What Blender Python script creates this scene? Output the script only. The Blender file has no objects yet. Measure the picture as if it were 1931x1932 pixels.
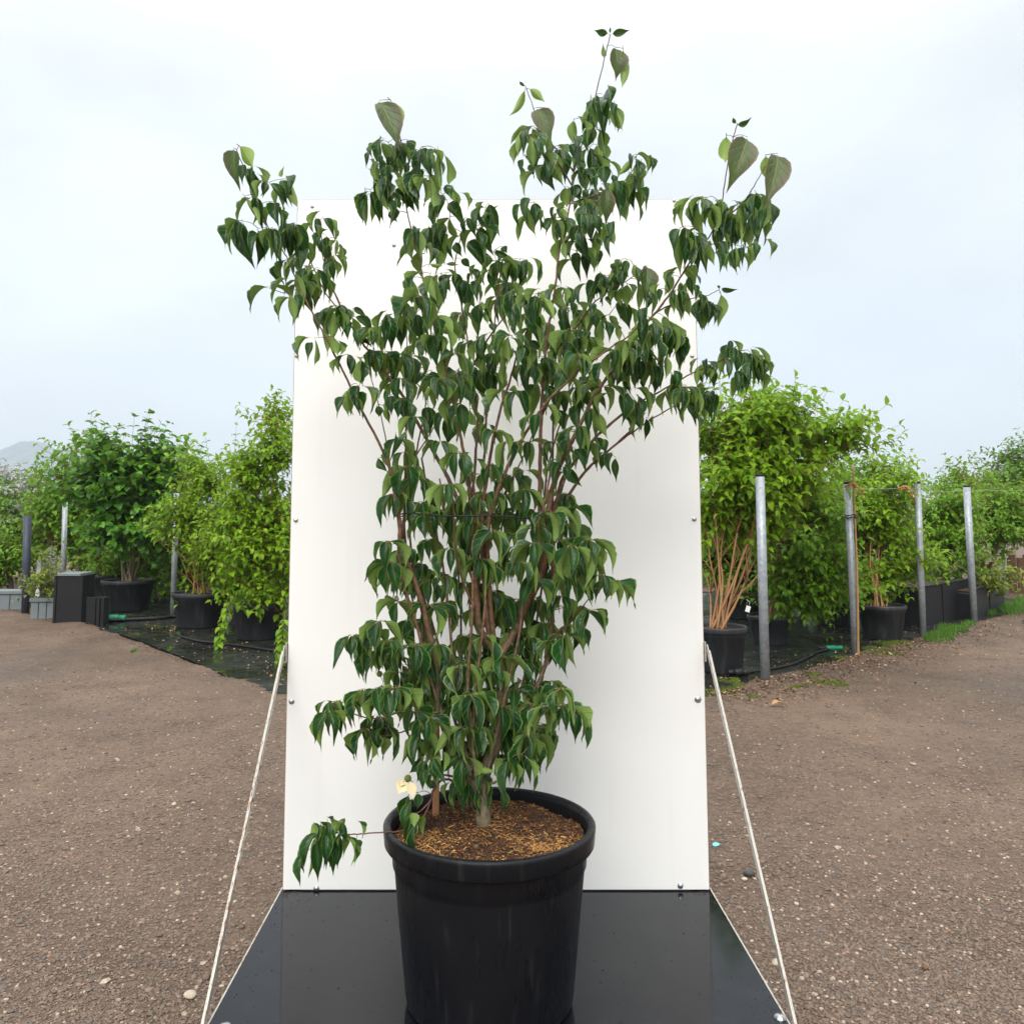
import bpy, math, random
import numpy as np
from mathutils import Vector, Matrix

random.seed(7)
rng = np.random.default_rng(7)
scene = bpy.context.scene
COL = scene.collection

# ------------------------------------------------------------------ camera
# photo units: 1931 px wide picture. focal length and principal point in these units
FOC, PPX, PPY, CAMZ = 1627.0, 920.0, 804.0, 1.417
PITCH = math.atan(0.0957)
cam_data = bpy.data.cameras.new('camera')
cam = bpy.data.objects.new('camera', cam_data)
COL.objects.link(cam)
cam.location = (0, 0, CAMZ)
cam.rotation_euler = (math.pi / 2 + PITCH, 0, 0)
cam_data.sensor_fit = 'HORIZONTAL'
cam_data.sensor_width = 36.0
cam_data.lens = 36.0 * FOC / 1931.0
cam_data.shift_x = (965.5 - PPX) / 1931.0
cam_data.shift_y = -(965.5 - PPY) / 1931.0
cam_data.clip_start = 0.05
cam_data.clip_end = 6000
scene.camera = cam

# ------------------------------------------------------------------ sky and sun
SUN_EL, SUN_AZ = math.radians(40), math.radians(192)     # azimuth from +Y, clockwise: behind the camera, a little left
world = bpy.data.worlds.new('World')
scene.world = world
world.use_nodes = True
nt = world.node_tree
nt.nodes.clear()
N, Lk = nt.nodes.new, nt.links.new
w_out = N('ShaderNodeOutputWorld'); w_bg = N('ShaderNodeBackground')
sky = N('ShaderNodeTexSky'); sky.sky_type = 'NISHITA'; sky.sun_disc = False
sky.sun_elevation = SUN_EL; sky.sun_rotation = SUN_AZ; sky.air_density = 1.0; sky.dust_density = 2.0
sk = N('ShaderNodeVectorMath'); sk.operation = 'SCALE'; sk.inputs['Scale'].default_value = 0.08
Lk(sky.outputs[0], sk.inputs[0])
tc = N('ShaderNodeTexCoord')
sep = N('ShaderNodeSeparateXYZ'); Lk(tc.outputs['Generated'], sep.inputs[0])
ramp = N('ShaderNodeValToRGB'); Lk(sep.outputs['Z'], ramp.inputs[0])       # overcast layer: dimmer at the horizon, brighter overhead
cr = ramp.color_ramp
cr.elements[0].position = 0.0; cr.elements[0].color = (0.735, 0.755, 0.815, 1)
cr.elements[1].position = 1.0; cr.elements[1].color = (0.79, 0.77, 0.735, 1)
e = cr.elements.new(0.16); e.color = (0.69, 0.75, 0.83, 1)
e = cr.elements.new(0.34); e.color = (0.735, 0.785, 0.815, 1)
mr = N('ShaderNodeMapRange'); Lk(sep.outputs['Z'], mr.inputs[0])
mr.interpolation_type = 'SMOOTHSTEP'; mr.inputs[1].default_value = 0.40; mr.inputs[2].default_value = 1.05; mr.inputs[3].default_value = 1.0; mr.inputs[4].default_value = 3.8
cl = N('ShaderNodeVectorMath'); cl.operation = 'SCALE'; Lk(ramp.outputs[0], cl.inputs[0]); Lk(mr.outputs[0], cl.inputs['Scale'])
mp = N('ShaderNodeMapping'); Lk(tc.outputs['Generated'], mp.inputs[0]); mp.inputs['Scale'].default_value = (1.6, 1.6, 3.2)
mp.inputs['Location'].default_value = (0.4, 0.0, 0.2)
nz = N('ShaderNodeTexNoise'); Lk(mp.outputs[0], nz.inputs[0]); nz.inputs['Scale'].default_value = 1.4; nz.inputs['Detail'].default_value = 5; nz.inputs['Roughness'].default_value = 0.5
nr = N('ShaderNodeMapRange'); Lk(nz.outputs[0], nr.inputs[0])
nr.inputs[1].default_value = 0.35; nr.inputs[2].default_value = 0.65; nr.inputs[3].default_value = 0.86; nr.inputs[4].default_value = 1.0
mixw = N('ShaderNodeMix'); mixw.data_type = 'RGBA'
nz2 = N('ShaderNodeTexNoise'); Lk(mp.outputs[0], nz2.inputs[0]); nz2.inputs['Scale'].default_value = 2.3; nz2.inputs['Detail'].default_value = 4; nz2.inputs['Roughness'].default_value = 0.45
nr2 = N('ShaderNodeMapRange'); Lk(nz2.outputs[0], nr2.inputs[0])
nr2.inputs[1].default_value = 0.32; nr2.inputs[2].default_value = 0.68; nr2.inputs[3].default_value = 0.91; nr2.inputs[4].default_value = 1.07
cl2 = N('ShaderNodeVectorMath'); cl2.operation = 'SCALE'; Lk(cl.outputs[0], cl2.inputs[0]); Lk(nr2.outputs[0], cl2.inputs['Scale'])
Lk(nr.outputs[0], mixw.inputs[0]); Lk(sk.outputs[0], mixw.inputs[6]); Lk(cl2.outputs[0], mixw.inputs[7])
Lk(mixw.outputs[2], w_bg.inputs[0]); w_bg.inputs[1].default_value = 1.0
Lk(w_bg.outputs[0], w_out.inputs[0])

sun_data = bpy.data.lights.new('sun', 'SUN')
sun_data.energy = 1.5; sun_data.angle = math.radians(35); sun_data.color = (1.0, 0.945, 0.87)
sun = bpy.data.objects.new('sun', sun_data); COL.objects.link(sun)
sdir = Vector((math.sin(SUN_AZ) * math.cos(SUN_EL), math.cos(SUN_AZ) * math.cos(SUN_EL), math.sin(SUN_EL)))
sun.rotation_euler = sdir.to_track_quat('Z', 'Y').to_euler()
sun.location = (0, -3, 8)

scene.view_settings.view_transform = 'Standard'
scene.view_settings.look = 'None'
scene.view_settings.exposure = 0.49
scene.view_settings.gamma = 1.0
scene.view_settings.use_curve_mapping = False
scene.cycles.max_bounces = 4
scene.cycles.diffuse_bounces = 2
scene.cycles.glossy_bounces = 2
scene.cycles.transmission_bounces = 2
scene.cycles.transparent_max_bounces = 8
scene.cycles.volume_bounces = 0
scene.cycles.caustics_reflective = False
scene.cycles.caustics_refractive = False

# ------------------------------------------------------------------ photo -> place
cp, sp_ = math.cos(PITCH), math.sin(PITCH)
def ray(x, y):
    dx, dy = (x - PPX) / FOC, -(y - PPY) / FOC
    return dx, cp - sp_ * dy, sp_ + cp * dy
def at(x, y, Y):
    a, b, c = ray(x, y); t = Y / b
    return Vector((a * t, Y, CAMZ + c * t))
def G(x, y, z=0.0):
    a, b, c = ray(x, y); t = (z - CAMZ) / c
    return Vector((a * t, b * t, z))
def project(P):
    X, Y, Z = P[0], P[1], P[2] - CAMZ
    d = Y * cp + Z * sp_; u = -Y * sp_ + Z * cp
    return PPX + FOC * X / d, PPY - FOC * u / d
REG = {1: (700, 300, 1000 / 1931), 2: (1600, 50, 1200 / 1931), 3: (1100, 1200, 1200 / 1931), 4: (1000, 2200, 1200 / 1931),
       5: (2150, 850, 600 / 1449), 6: (1300, 700, 1000 / 1931)}
def D(r, x, y):
    ox, oy, s = REG[r]
    return (ox + x * s) * 1931 / 3578, (oy + y * s) * 1931 / 3578
def DS(r, w): return w * REG[r][2] * 1931 / 3578

# ------------------------------------------------------------------ object helpers
def tag(o, label=None, cat=None, group=None, kind=None):
    if label: o['label'] = label
    if cat: o['category'] = cat
    if group: o['group'] = group
    if kind: o['kind'] = kind
    return o
def link(name, me, parent=None, mat=None):
    o = bpy.data.objects.new(name, me)
    COL.objects.link(o)
    if mat is not None and me is not None and len(me.materials) == 0:
        me.materials.append(mat)
    if parent is not None: o.parent = parent
    return o
def empty(name, loc):
    o = bpy.data.objects.new(name, None); COL.objects.link(o); o.location = loc
    o.empty_display_size = 0.1
    return o
class MB:
    """collects shapes for one mesh"""
    def __init__(s): s.v = []; s.f = []; s.smooth = []
    def add(s, vs, fs, smooth=True):
        k = len(s.v); s.v.extend([tuple(v) for v in vs]); s.f.extend([tuple(i + k for i in f) for f in fs]); s.smooth.extend([smooth] * len(fs))
    def tube(s, pts, rad, sides=7, cap=True):
        pts = [Vector(p) for p in pts]; n = len(pts)
        if not hasattr(rad, '__len__'): rad = [rad] * n
        t0 = (pts[1] - pts[0]).normalized()
        ref = Vector((1, 0, 0)) if abs(t0.x) < 0.8 else Vector((0, 1, 0))
        u = t0.cross(ref).normalized()
        vs, fs = [], []
        for i in range(n):
            t = (pts[min(i + 1, n - 1)] - pts[max(i - 1, 0)])
            t = t.normalized() if t.length > 1e-9 else t0
            u = (u - t * u.dot(t)).normalized(); w = t.cross(u)
            for k in range(sides):
                a = 2 * math.pi * k / sides
                vs.append(pts[i] + (u * math.cos(a) + w * math.sin(a)) * rad[i])
        for i in range(n - 1):
            for k in range(sides):
                k2 = (k + 1) % sides
                fs.append((i * sides + k, i * sides + k2, (i + 1) * sides + k2, (i + 1) * sides + k))
        if cap:
            fs.append(tuple(range(sides - 1, -1, -1))); fs.append(tuple((n - 1) * sides + k for k in range(sides)))
        s.add(vs, fs)
    def lathe(s, prof, center=(0, 0, 0), sides=48):
        cx, cy, cz = center; vs, fs = [], []
        for r, z in prof:
            for k in range(sides):
                a = 2 * math.pi * k / sides
                vs.append((cx + r * math.cos(a), cy + r * math.sin(a), cz + z))
        for i in range(len(prof) - 1):
            for k in range(sides):
                k2 = (k + 1) % sides
                fs.append((i * sides + k, i * sides + k2, (i + 1) * sides + k2, (i + 1) * sides + k))
        s.add(vs, fs)
    def box(s, lo, hi, M=None, b=0.0):
        (x0, y0, z0), (x1, y1, z1) = lo, hi
        if b > 0:
            vs = []
            for (x, sx) in ((x0, 1), (x1, -1)):
                for (y, sy) in ((y0, 1), (y1, -1)):
                    for (z, sz) in ((z0, 1), (z1, -1)):
                        vs += [(x, y + sy * b, z + sz * b), (x + sx * b, y, z + sz * b), (x + sx * b, y + sy * b, z)]
            idx = lambda i, j, k, a: ((i * 2 + j) * 2 + k) * 3 + a
            fs = []
            for i in (0, 1):
                q = [idx(i, 0, 0, 0), idx(i, 0, 1, 0), idx(i, 1, 1, 0), idx(i, 1, 0, 0)]; fs.append(q if i == 0 else q[::-1])
                q = [idx(0, i, 0, 1), idx(1, i, 0, 1), idx(1, i, 1, 1), idx(0, i, 1, 1)]; fs.append(q if i == 0 else q[::-1])
                q = [idx(0, 0, i, 2), idx(0, 1, i, 2), idx(1, 1, i, 2), idx(1, 0, i, 2)]; fs.append(q if i == 0 else q[::-1])
            for j in (0, 1):
                for k in (0, 1):
                    q = [idx(0, j, k, 1), idx(1, j, k, 1), idx(1, j, k, 2), idx(0, j, k, 2)]; fs.append(q if j == k else q[::-1])
                    q = [idx(j, 0, k, 0), idx(j, 1, k, 0), idx(j, 1, k, 2), idx(j, 0, k, 2)]; fs.append(q if j != k else q[::-1])
                    q = [idx(j, k, 0, 0), idx(j, k, 1, 0), idx(j, k, 1, 1), idx(j, k, 0, 1)]; fs.append(q if j == k else q[::-1])
            for i in (0, 1):
                for j in (0, 1):
                    for k in (0, 1):
                        q = [idx(i, j, k, 0), idx(i, j, k, 1), idx(i, j, k, 2)]; fs.append(q if (i + j + k) % 2 == 0 else q[::-1])
        else:
            vs = [(x, y, z) for x in (x0, x1) for y in (y0, y1) for z in (z0, z1)]
            fs = [(0, 1, 3, 2), (4, 6, 7, 5), (0, 4, 5, 1), (2, 3, 7, 6), (0, 2, 6, 4), (1, 5, 7, 3)]
        if M is not None: vs = [M @ Vector(v) for v in vs]
        s.add(vs, fs, False)
    def sphere(s, c, r, seg=10, rings=6, sc=(1, 1, 1)):
        vs = [(c[0], c[1], c[2] + r * sc[2])]; fs = []
        for i in range(1, rings):
            th = math.pi * i / rings
            for k in range(seg):
                a = 2 * math.pi * k / seg
                vs.append((c[0] + r * sc[0] * math.sin(th) * math.cos(a), c[1] + r * sc[1] * math.sin(th) * math.sin(a), c[2] + r * sc[2] * math.cos(th)))
        vs.append((c[0], c[1], c[2] - r * sc[2])); last = len(vs) - 1
        for k in range(seg):
            k2 = (k + 1) % seg
            fs.append((0, 1 + k, 1 + k2))
            for i in range(rings - 2):
                a = 1 + i * seg
                fs.append((a + k, a + seg + k, a + seg + k2, a + k2))
            a = 1 + (rings - 2) * seg
            fs.append((a + k, last, a + k2))
        s.add(vs, fs)
    def mesh(s, name):
        me = bpy.data.meshes.new(name)
        me.from_pydata(s.v, [], s.f); me.update()
        me.polygons.foreach_set('use_smooth', s.smooth)
        return me
    def build(s, name, mat, parent=None):
        return link(name, s.mesh(name), parent, mat)
def local(parent, pts):
    o = parent.location
    return [Vector(p) - o for p in pts]
def crom(pts, per=6):
    """Catmull-Rom through a list of vectors"""
    P = [Vector(p) for p in pts]; out = []
    if len(P) < 3:
        return [P[0].lerp(P[-1], i / per) for i in range(per + 1)]
    for i in range(len(P) - 1):
        p0, p1, p2, p3 = P[max(i - 1, 0)], P[i], P[i + 1], P[min(i + 2, len(P) - 1)]
        for k in range(per):
            t = k / per
            out.append(0.5 * ((2 * p1) + (p2 - p0) * t + (2 * p0 - 5 * p1 + 4 * p2 - p3) * t * t + (3 * p1 - p0 - 3 * p2 + p3) * t ** 3))
    out.append(P[-1]); return out

# many copies of one small template in one mesh, with uv and a per-copy random value
def mesh_from_copies(name, tv, tf, tuv, M, rnd, smooth=True):
    """tv (n,3) verts, tf list of faces, tuv (n,2) per vertex, M (k,3,4) transforms"""
    tv = np.asarray(tv, float); k = len(M); n = len(tv)
    V = np.einsum('kij,nj->kni', M[:, :, :3], tv) + M[:, None, :, 3]
    me = bpy.data.meshes.new(name)
    lens = np.array([len(f) for f in tf]); loops = np.concatenate([np.asarray(f) for f in tf])
    nl = len(loops)
    me.vertices.add(k * n); me.vertices.foreach_set('co', V.reshape(-1).astype(np.float32))
    me.loops.add(k * nl); me.polygons.add(k * len(tf))
    me.loops.foreach_set('vertex_index', (loops[None] + (np.arange(k) * n)[:, None]).reshape(-1).astype(np.int32))
    st = np.concatenate([[0], np.cumsum(lens)[:-1]])
    me.polygons.foreach_set('loop_start', (st[None] + (np.arange(k) * nl)[:, None]).reshape(-1).astype(np.int32))
    me.polygons.foreach_set('use_smooth', np.full(k * len(tf), smooth))
    if tuv is not None:
        uv = me.uv_layers.new(name='UVMap')
        uv.data.foreach_set('uv', np.tile(np.asarray(tuv, float)[loops].reshape(-1), k).astype(np.float32))
    at_ = me.attributes.new('rnd', 'FLOAT', 'POINT')
    at_.data.foreach_set('value', np.repeat(np.asarray(rnd, float), n).astype(np.float32))
    me.update(); me.validate()
    return me
def merge_templates(name, templates, which, M, rnd, smooth=True):
    """like mesh_from_copies for several templates"""
    Vs, LV, LS, UV, RN = [], [], [], [], []
    vo = lo = 0
    for t, (tv, tf, tuv) in enumerate(templates):
        idx = np.where(which == t)[0]
        if len(idx) == 0: continue
        tv = np.asarray(tv, float); k, n = len(idx), len(tv)
        V = np.einsum('kij,nj->kni', M[idx][:, :, :3], tv) + M[idx][:, None, :, 3]
        lens = np.array([len(f) for f in tf]); loops = np.concatenate([np.asarray(f) for f in tf]); nl = len(loops)
        Vs.append(V.reshape(-1, 3)); LV.append((loops[None] + (np.arange(k) * n)[:, None]).reshape(-1) + vo)
        st = np.concatenate([[0], np.cumsum(lens)[:-1]])
        LS.append((st[None] + (np.arange(k) * nl)[:, None]).reshape(-1) + lo)
        if tuv is not None: UV.append(np.tile(np.asarray(tuv, float)[loops], (k, 1)))
        RN.append(np.repeat(np.asarray(rnd)[idx], n))
        vo += k * n; lo += k * nl
    V = np.concatenate(Vs); LV = np.concatenate(LV); LS = np.concatenate(LS)
    me = bpy.data.meshes.new(name)
    me.vertices.add(len(V)); me.vertices.foreach_set('co', V.reshape(-1).astype(np.float32))
    me.loops.add(len(LV)); me.loops.foreach_set('vertex_index', LV.astype(np.int32))
    me.polygons.add(len(LS)); me.polygons.foreach_set('loop_start', LS.astype(np.int32))
    me.polygons.foreach_set('use_smooth', np.full(len(LS), smooth))
    if UV:
        uv = me.uv_layers.new(name='UVMap'); uv.data.foreach_set('uv', np.concatenate(UV).reshape(-1).astype(np.float32))
    a = me.attributes.new('rnd', 'FLOAT', 'POINT'); a.data.foreach_set('value', np.concatenate(RN).astype(np.float32))
    me.update(); me.validate()
    return me

# ------------------------------------------------------------------ materials
class Mat:
    def __init__(s, name):
        s.m = bpy.data.materials.new(name); s.m.use_nodes = True
        s.t = s.m.node_tree; s.b = s.t.nodes['Principled BSDF']; s.out = s.t.nodes['Material Output']
    def n(s, typ, **kw):
        x = s.t.nodes.new(typ)
        for k, v in kw.items(): setattr(x, k, v)
        return x
    def l(s, a, b): s.t.links.new(a, b)
    def val(s, sock, v):
        if hasattr(v, 'is_output'): s.l(v, sock)
        else: sock.default_value = v
    def math(s, op, a, b=0.0, c=0.0, clamp=False):
        x = s.n('ShaderNodeMath', operation=op, use_clamp=clamp)
        s.val(x.inputs[0], a); s.val(x.inputs[1], b); s.val(x.inputs[2], c); return x.outputs[0]
    def mix(s, f, a, b, blend='MIX'):
        x = s.n('ShaderNodeMix', data_type='RGBA', blend_type=blend)
        s.val(x.inputs[0], f); s.val(x.inputs[6], a if hasattr(a, 'is_output') else (*a[:3], 1)); s.val(x.inputs[7], b if hasattr(b, 'is_output') else (*b[:3], 1))
        return x.outputs[2]
    def rng(s, v, a, b, c=0.0, d=1.0):
        x = s.n('ShaderNodeMapRange'); s.val(x.inputs[0], v)
        for i, q in enumerate((a, b, c, d)): x.inputs[i + 1].default_value = q
        return x.outputs[0]
    def noise(s, scale, detail=3, rough=0.5, vec=None, dist=0.0):
        x = s.n('ShaderNodeTexNoise'); x.inputs['Scale'].default_value = scale; x.inputs['Detail'].default_value = detail
        x.inputs['Roughness'].default_value = rough; x.inputs['Distortion'].default_value = dist
        s.l(vec if vec is not None else s.pos(), x.inputs['Vector']); return x.outputs[0]
    def voro(s, scale, feature='F1', vec=None, out='Distance'):
        x = s.n('ShaderNodeTexVoronoi', feature=feature); x.inputs['Scale'].default_value = scale
        s.l(vec if vec is not None else s.pos(), x.inputs['Vector']); return x.outputs[out]
    def pos(s):
        if not hasattr(s, '_p'): s._p = s.n('ShaderNodeNewGeometry')
        return s._p.outputs['Position']
    def back(s):
        s.pos(); return s._p.outputs['Backfacing']
    def obj(s): return s.n('ShaderNodeTexCoord').outputs['Object']
    def bump(s, h, strength=0.3, dist=0.01):
        x = s.n('ShaderNodeBump'); x.inputs['Strength'].default_value = strength; x.inputs['Distance'].default_value = dist
        s.l(h, x.inputs['Height']); s.l(x.outputs[0], s.b.inputs['Normal']); return x.outputs[0]
    def set(s, **kw):
        for k, v in kw.items():
            k = {'color': 'Base Color', 'rough': 'Roughness', 'metal': 'Metallic', 'spec': 'Specular IOR Level', 'coat': 'Coat Weight'}[k]
            if k == 'Base Color' and not hasattr(v, 'is_output'): v = (*v[:3], 1)
            s.val(s.b.inputs[k], v)
        return s

def mat_simple(name, col, rough=0.6, metal=0.0, var=0.15, scale=8.0, bump=0.0, bscale=60.0):
    M = Mat(name)
    n = M.noise(scale, 4)
    dark = tuple(c * (1 - var) for c in col); lite = tuple(min(1, c * (1 + var)) for c in col)
    M.set(color=M.mix(n, dark, lite), rough=rough, metal=metal, spec=0.28)
    if bump: M.bump(M.noise(bscale, 3), bump, 0.004)
    return M.m

def leaf_material(name, up, up2, under, rib, young=None, gloss=0.32, trans=0.22, veins=True, edge=None, flush=None):
    M = Mat(name)
    uv = M.n('ShaderNodeUVMap').outputs[0]
    s = M.n('ShaderNodeSeparateXYZ'); M.l(uv, s.inputs[0]); u, v = s.outputs[0], s.outputs[1]
    au = M.math('ABSOLUTE', M.math('SUBTRACT', u, 0.5))
    r = M.n('ShaderNodeAttribute', attribute_name='rnd').outputs['Fac']
    oi = M.n('ShaderNodeObjectInfo').outputs['Random']
    rr = M.math('FRACT', M.math('ADD', M.math('MULTIPLY', r, 0.999), oi))
    base = M.mix(rr, up, up2)
    ns = M.noise(45, 3)
    base = M.mix(M.rng(ns, 0.3, 0.75, 0.0, 0.45), base, tuple(c * 0.6 for c in up))
    und = M.mix(M.math('MULTIPLY', rr, 0.5), under, tuple(c * 1.35 for c in under))
    if veins:
        vv = M.math('SUBTRACT', v, M.math('MULTIPLY', M.math('POWER', au, 0.8), 0.62))
        fr = M.math('ABSOLUTE', M.math('SUBTRACT', M.math('FRACT', M.math('MULTIPLY', vv, 6.0)), 0.5))
        side = M.rng(fr, 0.0, 0.10, 1.0, 0.0)
        base = M.mix(M.math('MULTIPLY', side, 0.22), base, tuple(min(1, c * 2.2 + 0.01) for c in up2))
        und = M.mix(M.math('MULTIPLY', side, 0.35), und, tuple(c * 0.75 for c in under))
        hgt = M.math('ADD', M.math('MULTIPLY', side, -0.7), M.math('ADD', M.math('MULTIPLY', M.rng(au, 0.0, 0.06, 1.0, 0.0), -1.0), M.math('MULTIPLY', ns, 0.8)))
        M.bump(hgt, 0.5, 0.003)
        mid = M.rng(au, 0.008, 0.026, 1.0, 0.0)
        fade = M.rng(v, 0.1, 0.85, 0.62, 0.18)
        base = M.mix(M.math('MULTIPLY', mid, fade), base, rib)
        und = M.mix(M.math('MULTIPLY', mid, 0.5), und, tuple(min(1, c * 1.5) for c in under))
    if flush is not None:
        base = M.mix(M.math('MULTIPLY', M.rng(au, 0.10, 0.46), M.rng(M.noise(18, 2), 0.3, 0.6, 0.35, 0.95)), base, flush)
    if edge is not None:
        tip = M.math('MULTIPLY', M.rng(v, 0.88, 0.98), M.rng(rr, 0.35, 0.6)); base = M.mix(tip, base, (0.20, 0.11, 0.045)); und = M.mix(tip, und, (0.20, 0.11, 0.045))
        base = M.mix(M.rng(au, 0.435, 0.475, 0.0, 0.85), base, edge)
    col = M.mix(M.back(), base, und)
    pet = M.math('LESS_THAN', v, -0.001)
    col = M.mix(pet, col, rib)
    M.set(color=col, rough=M.rng(M.back(), 0, 1, gloss, 0.6), spec=0.36)
    tr = M.n('ShaderNodeBsdfTranslucent'); M.l(M.mix(0.65, col, (0.16, 0.30, 0.03)), tr.inputs[0])
    mx = M.n('ShaderNodeMixShader'); mx.inputs[0].default_value = trans
    M.l(M.b.outputs[0], mx.inputs[1]); M.l(tr.outputs[0], mx.inputs[2]); M.l(mx.outputs[0], M.out.inputs[0])
    return M.m

MAT = {}
MAT['leaf'] = leaf_material('dogwood_leaf', (0.006, 0.042, 0.008), (0.016, 0.078, 0.012), (0.165, 0.262, 0.058), (0.42, 0.34, 0.15), edge=(0.19, 0.29, 0.06), gloss=0.30, trans=0.14)
MAT['leaf_young'] = leaf_material('dogwood_young_leaf', (0.050, 0.115, 0.028), (0.085, 0.125, 0.040), (0.24, 0.35, 0.085), (0.45, 0.19, 0.13), gloss=0.38, trans=0.22, edge=(0.22, 0.16, 0.09), flush=(0.125, 0.080, 0.068))
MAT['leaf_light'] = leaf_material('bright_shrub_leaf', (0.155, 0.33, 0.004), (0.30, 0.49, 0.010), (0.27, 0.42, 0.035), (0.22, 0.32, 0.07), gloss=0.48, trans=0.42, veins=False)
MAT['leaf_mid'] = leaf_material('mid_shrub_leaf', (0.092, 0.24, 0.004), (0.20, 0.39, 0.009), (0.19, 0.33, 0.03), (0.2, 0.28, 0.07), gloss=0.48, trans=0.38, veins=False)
MAT['leaf_heart'] = leaf_material('heart_leaf', (0.026, 0.115, 0.010), (0.13, 0.33, 0.012), (0.14, 0.28, 0.035), (0.2, 0.28, 0.07), gloss=0.4, trans=0.28, veins=False)
MAT['leaf_far'] = leaf_material('far_leaf', (0.065, 0.175, 0.008), (0.13, 0.27, 0.012), (0.13, 0.23, 0.03), (0.12, 0.2, 0.05), gloss=0.5, trans=0.25, veins=False)
MAT['leaf_yellow'] = leaf_material('yellow_leaf', (0.15, 0.22, 0.012), (0.24, 0.27, 0.02), (0.2, 0.25, 0.05), (0.2, 0.25, 0.05), gloss=0.5, trans=0.3, veins=False)
MAT['blossom'] = leaf_material('pale_blossom', (0.5, 0.45, 0.5), (0.30, 0.36, 0.33), (0.45, 0.45, 0.45), (0.3, 0.3, 0.3), gloss=0.6, trans=0.2, veins=False)
MAT['moss'] = leaf_material('moss_blade', (0.085, 0.13, 0.012), (0.16, 0.19, 0.02), (0.12, 0.16, 0.02), (0.1, 0.15, 0.02), gloss=0.7, trans=0.2, veins=False)
MAT['grass'] = leaf_material('grass_blade', (0.05, 0.16, 0.014), (0.11, 0.25, 0.02), (0.08, 0.18, 0.02), (0.1, 0.2, 0.03), gloss=0.5, trans=0.25, veins=False)

def _bark():
    M = Mat('dogwood_bark')
    sx = M.n('ShaderNodeSeparateXYZ'); M.l(M.pos(), sx.inputs[0])
    n = M.rng(M.noise(75, 4, 0.65), 0.32, 0.68); big = M.noise(14, 3)
    old = M.mix(n, (0.085, 0.066, 0.036), (0.21, 0.175, 0.105)); new = M.mix(n, (0.052, 0.022, 0.012), (0.20, 0.100, 0.048))
    f = M.rng(M.math('ADD', sx.outputs[2], M.math('MULTIPLY', big, 0.35)), 0.85, 1.35)
    col = M.mix(f, old, new)
    col = M.mix(M.rng(M.noise(30, 2), 0.62, 0.72, 0, 0.5), col, (0.19, 0.20, 0.13))
    M.set(color=col, rough=0.62); M.bump(M.noise(150, 4), 0.5, 0.003); return M.m
MAT['bark'] = _bark()
MAT['twig'] = mat_simple('young_twig', (0.11, 0.05, 0.035), 0.55, var=0.35, scale=40)
MAT['cane'] = mat_simple('orange_cane', (0.33, 0.17, 0.075), 0.6, var=0.35, scale=25, bump=0.3)
MAT['greybark'] = mat_simple('pale_bark', (0.26, 0.20, 0.13), 0.7, var=0.3, scale=25, bump=0.4)

def _gravel():
    M = Mat('gravel_ground')
    a, b = M.noise(0.55, 5, 0.6), M.noise(2.6, 5, 0.6)
    c, d = M.noise(26, 4, 0.65), M.noise(95, 3, 0.6)
    col = M.mix(M.rng(a, 0.38, 0.62), (0.080, 0.049, 0.031), (0.158, 0.102, 0.067))
    col = M.mix(M.rng(b, 0.45, 0.70, 0, 0.55), col, (0.042, 0.028, 0.020))
    col = M.mix(M.rng(c, 0.42, 0.68, 0, 0.7), col, (0.185, 0.127, 0.088))
    col = M.mix(M.rng(d, 0.50, 0.68, 0, 0.65), col, (0.036, 0.025, 0.018))
    v1 = M.voro(70, out='Color'); v1d = M.voro(70)
    sv = M.n('ShaderNodeSeparateColor'); M.l(v1, sv.inputs[0])
    st = M.math('MULTIPLY', M.rng(sv.outputs[0], 0.84, 0.88), M.rng(v1d, 0.28, 0.40, 1.0, 0.0))
    stc = M.mix(sv.outputs[1], (0.19, 0.135, 0.098), (0.40, 0.325, 0.25))
    stc = M.mix(M.rng(sv.outputs[2], 0.8, 0.9), stc, (0.30, 0.15, 0.09))
    col = M.mix(M.math('MULTIPLY', st, 0.9), col, stc)
    v2 = M.voro(170, out='Color'); v2d = M.voro(170)
    s2 = M.n('ShaderNodeSeparateColor'); M.l(v2, s2.inputs[0])
    st2 = M.math('MULTIPLY', M.rng(s2.outputs[0], 0.77, 0.82), M.rng(v2d, 0.25, 0.42, 1.0, 0.0))
    col = M.mix(M.math('MULTIPLY', st2, 0.75), col, M.mix(s2.outputs[1], (0.15, 0.108, 0.08), (0.36, 0.29, 0.225)))
    damp = M.rng(M.noise(0.42, 4, 0.55, dist=0.6), 0.50, 0.66)
    col = M.mix(M.math('MULTIPLY', damp, 0.40), col, (0.042, 0.027, 0.018))
    M.set(color=col, rough=M.math('SUBTRACT', M.rng(b, 0.3, 0.7, 0.55, 0.85), M.math('MULTIPLY', damp, 0.2)), spec=0.35)
    h = M.math('ADD', M.math('MULTIPLY', c, 1.2), M.math('ADD', M.math('MULTIPLY', d, 0.8), M.math('ADD', st, M.math('MULTIPLY', st2, 0.5))))
    M.bump(h, 0.8, 0.012); return M.m
MAT['gravel'] = _gravel()
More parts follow.
